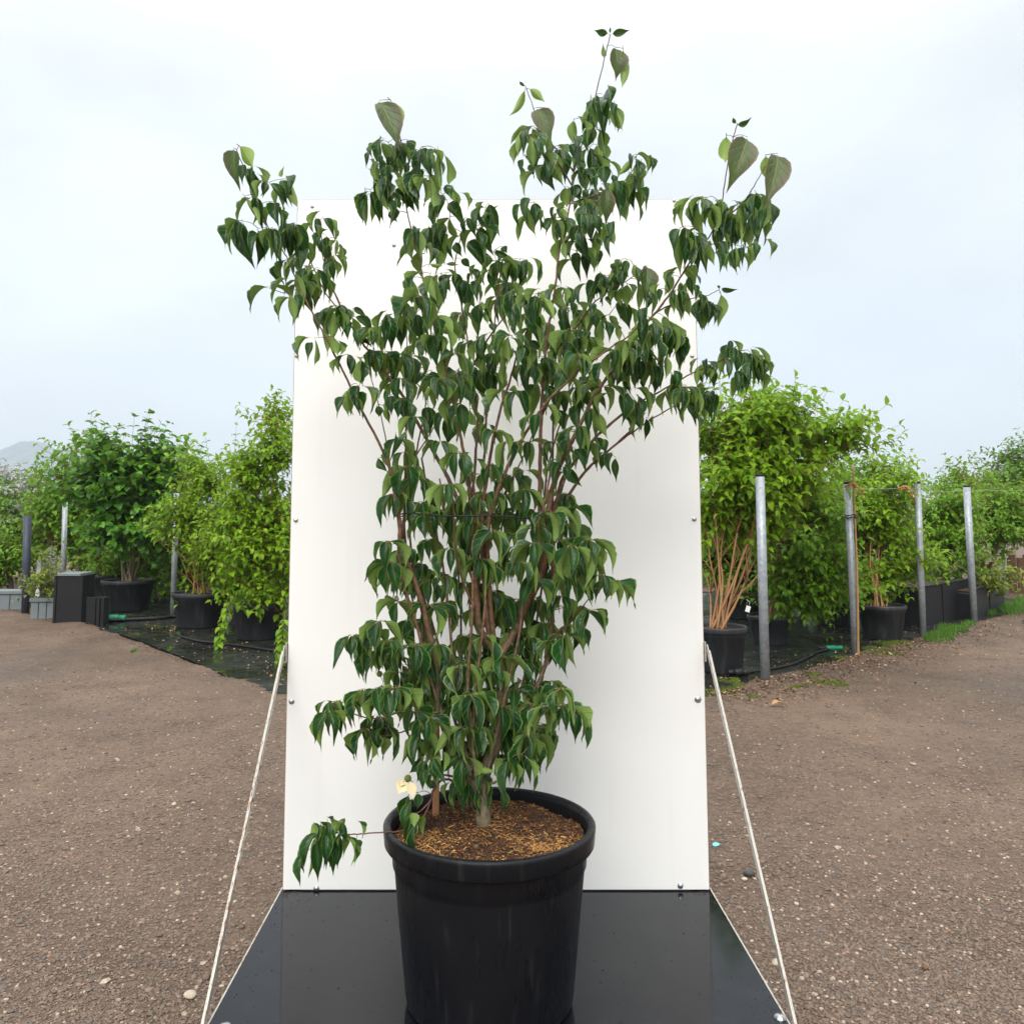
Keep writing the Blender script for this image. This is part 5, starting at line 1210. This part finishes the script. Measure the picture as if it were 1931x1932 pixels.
# posts
def post(xb, yb, xt, yt, r, label, mat='galv', cap=True, group='posts along the beds', Y=None):
    b = G(xb, yb, 0.0) if Y is None else Vector((at(xb, yb, Y).x, Y, 0)); t = at(xt, yt, b.y)
    root = empty('post', b); tag(root, label, 'post', group)
    d = t - b
    mb = MB(); mb.tube([Vector((0, 0, -0.05)), d * .5, d], r, 20); tb = mb.build('tube', MAT[mat], root)
    if cap:
        mb = MB(); mb.tube([d + Vector((0, 0, .0005)), d + Vector((0, 0, .022)), d + Vector((0, 0, .026))], [r * .93, r * .9, r * .6], 16); mb.build('cap', MAT['black'], tb)
    return b, t
P1 = post(1443, 1286, 1433, 899, .038, 'galvanised steel post standing nearest the board on the right')
P2 = post(1614, 1237, 1598, 913, .036, 'galvanised steel post with a bamboo cane tied to it')
P3 = post(1741, 1203, 1730, 912, .036, 'third galvanised post from the board on the right, beside the grass clump')
P4 = post(1837, 1175, 1823, 919, .042, 'fourth galvanised post from the board on the right, at the planter corner')
P5 = post(1897, 1124, 1892, 1036, .040, 'short pale post at the far right beside the planter end', cap=False)
L1 = post(326, 1166, 333, 930, .036, 'galvanised steel post standing in the left bed beside the bent-caned shrub')
L2 = post(118, 1140, 123, 946, .038, 'galvanised steel post behind the dark planter box on the left')
L3 = post(48, 1156, 52, 973, .052, 'thick dark blue-grey post at the far left', mat='darkpost', cap=False)
# bamboo cane with black tie on the second post
b, t = G(1622, 1240, 0.0), at(1607, 878, P2[0].y - 0.03)
b.y = P2[0].y - 0.045; t.y = b.y
root = empty('bamboo_cane', b); tag(root, 'thin bamboo cane tied upright to the second right post', 'cane')
C = crom([Vector((0, 0, -.03)), (t - b) * .4 + Vector((.012, 0, 0)), t - b], 12)
mb = MB(); mb.tube(C, [0.0115 * (1.18 if i % 4 == 2 else 1) * (1 - .25 * i / len(C)) for i in range(len(C))], 8); mb.build('culm', MAT['bamboo'], root)
q = at(1603, 976, P2[0].y)
ring = [Vector((q.x + .004 + .053 * math.cos(a), q.y - .012 + .058 * math.sin(a), q.z + .006 * math.sin(3 * a))) for a in np.linspace(0, 2 * math.pi, 25)]
root = empty('cable_tie', q); tag(root, 'black tie holding the bamboo cane to the second right post', 'tie')
mb = MB(); mb.tube([p - q for p in ring], .006, 6, False); mb.tube([p - q + Vector((0, 0, .024)) for p in ring], .005, 6, False); mb.build('loop', MAT['black'], root)
mb = MB(); mb.tube([Vector((.05, -.05, 0)), Vector((.075, -.06, .01)), Vector((.085, -.05, -.03))], .005, 6); mb.build('tail', MAT['black'], root)
# wires and twine between the post tops
def line(name, label, cat, pts, r, mat):
    P = [Vector(p) for p in pts]; c = P[0].copy()
    mb = MB(); mb.tube([p - c for p in crom(P, 6)], r, 5); o = mb.build(name, MAT[mat]); o.location = c; return tag(o, label, cat)
tp = [at(1433, 918, P1[0].y - .04), at(1515, 924, 7.9), at(1598, 922, P2[0].y - .04), at(1665, 922, 8.9), at(1730, 921, P3[0].y - .04), at(1780, 928, 10.1), at(1823, 924, P4[0].y - .045), at(1900, 925, 12.0), at(1960, 924, 13.5)]
line('wire', 'thin wire strung between the tops of the right posts', 'wire', tp, .0028, 'steel')
line('wire', 'thin wire running from the left galvanised post towards the dark left post', 'wire', [at(333, 938, L1[0].y - .04), at(230, 940, 11.6), at(123, 952, L2[0].y - .04)], .0028, 'black')
def twine(x, y, Y, label, ln=26):
    c = at(x, y, Y); mb = MB()
    for k in range(4):
        a = [Vector((.055 * math.cos(t + k) * (1 if k < 2 else .5), -.012 * k + .03 * math.sin(t), .012 * math.sin(2 * t + k) + .008 * k)) for t in np.linspace(0, 5.8, 14)]
        mb.tube(a, .0045, 5)
    for k in range(3):
        mb.tube([Vector((.03 + .02 * k, -.03, 0)), Vector((.06 + .022 * k, -.04, -.03)), Vector((.07 + .02 * k, -.035, -ln / FOC * Y * (.7 + .2 * k)))], .0042, 5)
    o = mb.build('twine', MAT['twine']); o.location = c; tag(o, label, 'twine', 'orange twine on the right posts')
twine(1604, 917, P2[0].y - .03, 'frayed orange twine knotted round the top of the bamboo-tied post')
twine(1702, 922, 9.2, 'loop of orange twine hanging from the wire left of the third right post')

# hoses
def hose(pts, r, label, mat='black', z=.006):
    P = [G(x, y, z + r) for x, y in pts]; line('hose', label, 'hose', P, r, mat)
hose([(205, 1170), (250, 1168), (300, 1166), (335, 1163), (360, 1180)], .024, 'thick black water hose lying beside the scuffed pot')
hose([(330, 1196), (370, 1208), (420, 1214), (470, 1220), (545, 1232)], .014, 'thin black hose lying across the wet cloth before the left pots')
hose([(1408, 1268), (1450, 1262), (1500, 1250), (1540, 1230), (1570, 1223)], .012, 'thin black hose lying on the cloth behind the nearest right post')
def fitting(x, y, label, r=.028, ln=.12, mat='green'):
    c = G(x, y, 0.006 + r); root = empty('hose_fitting', c); tag(root, label, 'fitting', 'hose fittings on the cloth')
    def cyl(x0, x1, rr, nm, m):
        mb = MB(); mb.tube([Vector((x0, 0, 0)), Vector((x0 + (x1 - x0) * .1, 0, 0)), Vector((x0 + (x1 - x0) * .9, 0, 0)), Vector((x1, 0, 0))], [rr * .85, rr, rr, rr * .85], 14); mb.build(nm, MAT[m], root)
    cyl(-ln * .5, ln * .08, r * 1.15, 'collar', mat); cyl(ln * .09, ln * .5, r, 'nut', mat); cyl(-ln * .95, -ln * .51, r * .8, 'pipe_end', 'black')
fitting(222, 1166, 'bright green hose fitting beside the small dark box', .040, .20)
fitting(1573, 1222, 'green hose fitting on the cloth left of the bamboo-tied post', .022, .16)
fitting(1398, 1268, 'dark hose end beside the orange-caned shrub\'s pot', .030, .12, 'black')

# things at the far left
def boxthing(name, label, cat, x0, x1, yb, yt, depth, mat, parts=()):
    b = G(0.5 * (x0 + x1), yb, 0.0); k = b.y / FOC; w = (x1 - x0) * k; h = at(x0, yt, b.y).z
    root = empty(name, b); tag(root, label, cat)
    return root, w, h
root, w, h = boxthing('planter_box', 'large dark planter box with pale top board at the left', 'planter', 101, 150, 1176, 1086, .45, None)
for sx in (-1, 1):
    mb = MB(); mb.box((sx * w / 2 - .015, -.0, 0), (sx * w / 2 + .015, .34, h), b=.003); mb.build('side_panel', MAT['planter'], root)
mb = MB(); mb.box((-w / 2 + .0155, .012, 0), (w / 2 - .0155, .03, h - .004), b=.003); mb.build('front_panel', MAT['planter'], root)
mb = MB(); mb.box((-w / 2 + .0155, .32, 0), (w / 2 - .0155, .338, h - .004), b=.003); mb.build('back_panel', MAT['planter'], root)
mb = MB(); mb.box((-w / 2 + .0155, -.004, h - .0035), (w / 2 - .0155, .34, h + .03), b=.004); mb.build('top_board', MAT['concrete'], root)
root, w, h = boxthing('crate', 'small dark slatted box on the gravel beside the large dark planter', 'box', 165, 194, 1181, 1126, .3, None)
for k in range(4):
    x = -w / 2 + .012 + k * (w - .024) / 3
    mb = MB(); mb.box((x - .03 + .004 * k, -.01 - .002 * (k % 2), 0), (x + .03 - .004 * k, .008, h - .006 * (k % 2)), b=.002); mb.build('slat', MAT['planter'], root)
mb = MB(); mb.box((-w / 2 + .01, .0085, 0), (w / 2 - .01, .18, h - .012), b=.004); mb.build('case', MAT['planter'], root)
def wall(label, x0, x1, yb, yt, dy=.25):
    a, b_ = G(x0, yb), G(x1, yb); h = at(x0, yt, a.y).z
    o = empty('low_wall', a); tag(o, label, 'wall', 'low grey walls at the far left')
    d = (b_ - a); n = 3
    for k in range(n):
        mb = MB(); mb.box((d.x * k / n + .004, 0, -.02), (d.x * (k + 1) / n - .004, dy, h - .05), b=.006); mb.build('block', MAT['concrete'], o)
    mb = MB(); mb.box((-.01, -.02, h - .0495), (d.x + .01, dy + .02, h), b=.006); mb.build('coping', MAT['concrete'], o)
wall('low pale grey wall left of the thick dark post', -40, 46, 1150, 1114)
wall('low pale grey wall between the thick dark post and the planter box', 56, 102, 1168, 1128)
# white rounded panel behind, and a white stake
c = G(90, 1120); root = empty('white_hoarding', c); tag(root, 'white round-topped panel behind the yellow-green bush', 'panel')
k = c.y / FOC; mb = MB(); w2 = 13 * k; ht = at(90, 1032, c.y).z
out = [(-w2, 0), (w2, 0)] + [(w2 * math.cos(a), ht - w2 * 1.3 + w2 * 1.3 * math.sin(a)) for a in np.linspace(0, math.pi, 14)]
n = len(out); mb.add([(x, 0, z) for x, z in out] + [(x, .03, z) for x, z in out], [tuple(range(n)), tuple(range(2 * n - 1, n - 1, -1))] + [(i, n + i, n + (i + 1) % n, (i + 1) % n) for i in range(n)], False)
mb.build('sheet', MAT['whitepaint'], root)
mb = MB(); mb.box((-w2 * .9, .0305, 0), (w2 * .9, .07, .25), b=.004); mb.build('foot', MAT['concrete'], root)
c = G(71, 1128); root = empty('white_stake', c); tag(root, 'white stake between the thick dark post and the yellow-green bush', 'stake')
h = at(71, 1058, c.y).z; mb = MB(); mb.box((-.035, -.02, -.03), (.035, .02, h), b=.006); mb.build('post', MAT['whitepaint'], root)
mb = MB(); mb.box((-.037, -.022, h + .0003), (.037, .022, h + .02), b=.006); mb.build('cap', MAT['whitepaint'], root)

# black planter and odds at the far right
def planter(x0, x1, yb, yt, label, seg):
    a = G(x0, yb); h = at(x0, yt, a.y).z; b_ = G(x1, yb - 22)
    root = empty('trough_planter', a); tag(root, label, 'planter', 'black troughs at the far right')
    d = b_ - a
    ang = math.atan2(d.y, d.x); Ln = d.length; M = Matrix.Rotation(ang, 4, 'Z')
    for k in range(seg):
        mb = MB(); mb.box((Ln * k / seg + .006, -.012 * (k % 2), 0), (Ln * (k + 1) / seg - .006, .02, h - .02 - .01 * (k % 2)), M, b=.004); mb.build('panel', MAT['planter'], root)
    mb = MB(); mb.box((0, .021, 0), (Ln, .6, h - .06), M, b=.01); mb.build('case', MAT['planter'], root)
    mb = MB(); mb.box((.02, .04, h - .0595), (Ln - .02, .58, h - .03), M, b=.008); mb.build('soil', MAT['soil'], root)
    mb = MB(); mb.box((-.01, -.02, h - .0195), (Ln + .01, .03, h), M, b=.006); mb.build('lip', MAT['black'], root)
planter(1748, 1834, 1182, 1104, 'black trough planter between the third and fourth right posts', 3)
planter(1838, 1893, 1170, 1110, 'black trough planter right of the fourth right post', 2)
c = G(1857, 1122); root = empty('wood_stack', c); tag(root, 'brown wooden boards leaning behind the right hand trough', 'boards')
for k in range(5):
    h = 0.50 + .05 * (k % 3); M = Matrix.Translation((-.24 + .115 * k, .02 * (k % 2), 0)) @ Matrix.Rotation(-.06 * (k - 2), 4, 'Y')
    mb = MB(); mb.box((-.05, 0, 0), (.05, .03, h), M, b=.004); mb.build('board', MAT['brown'], root)
c = G(1918, 1120); root = empty('wood_stack', c); tag(root, 'dark brown upright boards right of the short pale post', 'boards')
for k in range(4):
    h = 0.60 + .05 * (k % 2); M = Matrix.Translation((-.15 + .12 * k, .02 * (k % 2), 0))
    mb = MB(); mb.box((-.055, 0, 0), (.055, .03, h), M, b=.004); mb.build('board', MAT['brown'], root)
# white label hanging on an orange cane
c = at(1412, 1143, 7.15); root = empty('plant_label', c); tag(root, 'small white plastic label hanging on an orange cane behind the nearest right post', 'label')
mb = MB(); mb.box((-.018, -.001, -.05), (.018, .001, 0), Matrix.Rotation(.3, 4, 'Y'), b=.0004); mb.build('tag', MAT['tagwhite'], root)
mb = MB(); mb.tube([Vector((0, 0, 0)), Vector((.01, 0, .03)), Vector((-.01, 0.02, .05))], .0015, 5); mb.build('loop', MAT['tagwhite'], root)
# ------------------------------------------------------------------ gravel, litter, moss, grass
def ico(seed, flat=.62):
    rr = random.Random(seed); t = (1 + 5 ** .5) / 2
    v = [(-1, t, 0), (1, t, 0), (-1, -t, 0), (1, -t, 0), (0, -1, t), (0, 1, t), (0, -1, -t), (0, 1, -t), (t, 0, -1), (t, 0, 1), (-t, 0, -1), (-t, 0, 1)]
    f = [(0, 11, 5), (0, 5, 1), (0, 1, 7), (0, 7, 10), (0, 10, 11), (1, 5, 9), (5, 11, 4), (11, 10, 2), (10, 7, 6), (7, 1, 8), (3, 9, 4), (3, 4, 2), (3, 2, 6), (3, 6, 8), (3, 8, 9), (4, 9, 5), (2, 4, 11), (6, 2, 10), (8, 6, 7), (9, 8, 1)]
    v = [tuple(c / 1.9 * rr.uniform(.72, 1.12) * (flat if i == 2 else 1) for i, c in enumerate(p)) for p in v]
    return v, f, None
STONES = [ico(i) for i in range(6)]
def in_bed(x, y):
    # behind the ragged front edge of the cloth
    return y > 6.6 + max(0, (-x - 1.55)) * 1.22 + 0.1 if x < 0 else y > 6.6 + max(0, x - 1.65) * 0.95 + 0.1
def pebbles():
    K = 52000; Ms = np.zeros((K, 3, 4)); rnd = np.zeros(K); wh = np.zeros(K, int); i = 0
    while i < K:
        px, py = random.uniform(-20, 1950), 1150 + 800 * random.random() ** 0.8
        p = G(px, py)
        if p.y > 13 or in_bed(p.x, p.y): continue
        if XL - .03 < p.x < XR + .03 and PY0 - .02 < p.y < YB + .05: continue
        # coarse in drifts, fine elsewhere
        dr = 0.5 + 0.5 * math.sin(p.x * 1.7 + 1.1 * math.sin(p.y * 1.3)) * math.cos(p.y * 1.9 + .6 * p.x)
        if random.random() > 0.35 + 0.65 * dr: continue
        s = 0.0028 + 0.0042 * random.random() ** 2 + (0.007 * random.random() if random.random() < .025 else 0)
        s *= 0.8 + 0.12 * p.y if p.y < 6 else 1.5
        B = np.array(Matrix.Rotation(random.uniform(0, 6.28), 3, 'Z') @ Matrix.Rotation(random.uniform(-.3, .3), 3, 'X')) * np.array([s * random.uniform(.8, 1.4), s, s])
        Ms[i, :, :3] = B; Ms[i, :, 3] = (p.x, p.y, ground_z(p.x, p.y) + s * .12)
        rnd[i] = min(1, max(0, random.gauss(0.40, 0.20))) if random.random() < .97 else random.uniform(.85, 1); wh[i] = random.randrange(6); i += 1
    o = link('gravel', merge_templates('gravel', STONES, wh, Ms, rnd, False), None, MAT['pebble'])
    tag(o, 'loose small stones strewn over the gravel yard', 'gravel', kind='stuff')
pebbles()
def litter():
    K = 3600; Ms = np.zeros((K, 3, 4)); rnd = rng.random(K); wh = np.zeros(K, int)
    E = crom([G(*p) for p in CLOTH_R + [(1960, 1150)]], 10); El = crom([G(*p) for p in CLOTH_L], 10)
    for i in range(K):
        if i < 3050:
            e = random.choice(E); off = abs(random.gauss(0, .30)) * (1 if random.random() < .88 else -1.2)
            x, y = e.x + off * .62 + random.uniform(-.1, .1), e.y - off * .75 + random.uniform(-.1, .1)
        else:
            e = random.choice(El); off = abs(random.gauss(0, .25)); x, y = e.x + random.uniform(-.2, .6), e.y + random.uniform(-.15, .9)
        s = random.uniform(.010, .034)
        ch = Vector((random.gauss(0, 1), random.gauss(0, 1), random.uniform(-.15, .3))); nn = Vector((random.uniform(-.6, .6), random.uniform(-.6, .6), 1))
        z = 0.008 if in_bed(x, y) else max(0.004, ground_z(x, y) + .006)
        Ms[i, :, :3] = np.array(basis(ch, nn, s, s * random.uniform(.25, .45))); Ms[i, :, 3] = (x, y, z + random.uniform(0, .008)); wh[i] = random.randrange(4)
    o = link('leaf_litter', merge_templates('leaf_litter', SMALL, wh, Ms, rnd), None, MAT['litter'])
    tag(o, 'brown fallen leaves along the right edge of the cloth', 'leaf litter', kind='stuff')
litter()
BL = ([(-.5, 0, 0), (.5, 0, 0), (.32, .0, .5), (-.32, .0, .5), (0, .25, 1)], [(0, 1, 2, 3), (3, 2, 4)], [(.3, 0), (.7, 0), (.7, .5), (.3, .5), (.5, 1)])
def tuftmesh(name, label, cat, patches, per, hgt, wid, mat):
    tot = sum(int(per * max(1, p[2] * p[3] / 120)) for p in patches)
    Ms = np.zeros((tot, 3, 4)); i = 0
    for (x, y, rx, ry) in patches:
        lobes = [(random.gauss(0, .45), random.gauss(0, .45), random.uniform(.25, .55)) for _ in range(9)]
        for _ in range(int(per * max(1, rx * ry / 120))):
            lx, ly, lr = random.choice(lobes); a = random.uniform(0, 6.28); rr_ = lr * math.sqrt(random.random())
            p = G(x + rx * (lx + rr_ * math.cos(a)), y + ry * (ly + rr_ * math.sin(a)))
            h = hgt * random.uniform(.3, 1.2) * (0.6 + 0.6 * lr); w = wid * random.uniform(.7, 1.3)
            R = Matrix.Rotation(random.uniform(0, 6.28), 3, 'Z') @ Matrix.Rotation(random.gauss(0, .5), 3, 'X')
            z0 = .003 if in_bed(p.x, p.y) else ground_z(p.x, p.y)
            Ms[i, :, :3] = np.array(R) * np.array([w, h * .6, h]); Ms[i, :, 3] = (p.x, p.y, z0 - .002); i += 1
    o = link(name, mesh_from_copies(name, BL[0], BL[1], BL[2], Ms, rng.random(tot)), None, MAT[mat])
    tag(o, label, cat, kind='stuff')
tuftmesh('moss', 'yellow-green moss patches along the right edge of the cloth', 'moss', [(1358, 1308, 32, 8), (1395, 1293, 16, 5), (1560, 1286, 40, 7), (1500, 1300, 25, 4), (1588, 1243, 16, 5), (1650, 1228, 60, 11), (1690, 1215, 40, 8), (1420, 1318, 20, 4), (1530, 1275, 20, 3), (1380, 1284, 20, 3)], 900, .018, .006, 'moss')
tuftmesh('moss', 'thin green algae and moss on the left wet cloth', 'moss', [(300, 1182, 30, 4), (255, 1196, 20, 3), (330, 1200, 14, 4), (240, 1160, 14, 3)], 420, .012, .006, 'moss')
tuftmesh('grass', 'bright green grass clump at the foot of the third right post', 'grass', [(1775, 1200, 30, 9), (1800, 1192, 40, 9), (1755, 1208, 22, 6), (1825, 1184, 18, 5)], 620, .085, .0065, 'grass')
tuftmesh('grass', 'green grass verge at the far right edge', 'grass', [(1905, 1158, 40, 10), (1920, 1140, 40, 12), (1890, 1148, 26, 10)], 620, .10, .008, 'grass')
tuftmesh('weeds', 'small green weeds growing through the left wet cloth', 'weeds', [(252, 1231, 7, 3), (320, 1226, 5, 3), (335, 1198, 5, 3), (415, 1222, 5, 2)], 60, .045, .012, 'grass')

# single stones and scraps that stand out
def stone(x, y, size, label, mat='stone', name='stone', seed=1, flat=.6):
    p = G(x, y, 0); p.z = ground_z(p.x, p.y)
    v, f, _ = ico(seed, flat); k = size / FOC * p.y
    # one round of smoothing subdivision
    me = bpy.data.meshes.new(name); me.from_pydata([(a * k, b * k, c * k) for a, b, c in v], [], f); me.update()
    o = link(name, me, None, MAT[mat]); o.location = p + Vector((0, 0, k * .3)); o.rotation_euler = (0.2, 0, seed)
    md = o.modifiers.new('round', 'SUBSURF'); md.levels = 2; md.render_levels = 2
    for q in me.polygons: q.use_smooth = True
    tag(o, label, 'scrap' if 'plastic' in label else 'stone')
stone(1412, 1655, 15, 'dark rounded stone on the gravel beside the right brace', seed=3)
stone(1350, 1604, 9, 'small turquoise plastic scrap on the gravel right of the board', 'turq', 'plastic_scrap', 5, .4)
stone(617, 1885, 14, 'pale oval stone low down left of the base plate', 'tagwhite', 'stone', 7) if False else None
stone(359, 1880, 17, 'largest pale oval stone at the lower left of the gravel', 'palestone', 'stone', 8, .45)
stone(1404, 1663, 8, 'small white stone touching the dark rounded stone', 'palestone', 'stone', 9)
stone(1464, 1818, 14, 'white stone between the base plate and the right brace near the bottom', 'palestone', 'stone', 10)
stone(1745, 1822, 9, 'small reddish brick fragment on the gravel at the lower right', 'brown', 'stone', 11)
# one fallen yellow leaf on the gravel right of the board
p = G(1455, 1337); me = np_mesh('fallen_leaf', SMALL[1]); me.materials.append(MAT['bamboo'])
o = bpy.data.objects.new('fallen_leaf', me); COL.objects.link(o); o.matrix_local = Matrix.Translation((p.x, p.y, ground_z(p.x, p.y) + .012)) @ basis((1, .2, 0), (0, -.3, 1), .09, .022).to_4x4()
tag(o, 'fallen orange-yellow leaf on the gravel in front of the nearest right post', 'leaf')

# ------------------------------------------------------------------ the air
mb = MB(); mb.box((-2950, -80, -1.5), (2950, 3000, 232.0)); hz = mb.mesh('haze')
Mh = bpy.data.materials.new('haze_air'); Mh.use_nodes = True; tn = Mh.node_tree; tn.nodes.clear()
oh = tn.nodes.new('ShaderNodeOutputMaterial'); pv = tn.nodes.new('ShaderNodeVolumePrincipled')
pv.inputs['Color'].default_value = (0.80, 0.905, 1.0, 1); pv.inputs['Density'].default_value = 0.00055; pv.inputs['Anisotropy'].default_value = 0.0
tn.links.new(pv.outputs[0], oh.inputs['Volume'])
ho = link('haze', hz, None, Mh); tag(ho, 'pale humid air veiling the distant hill', 'haze', kind='stuff')
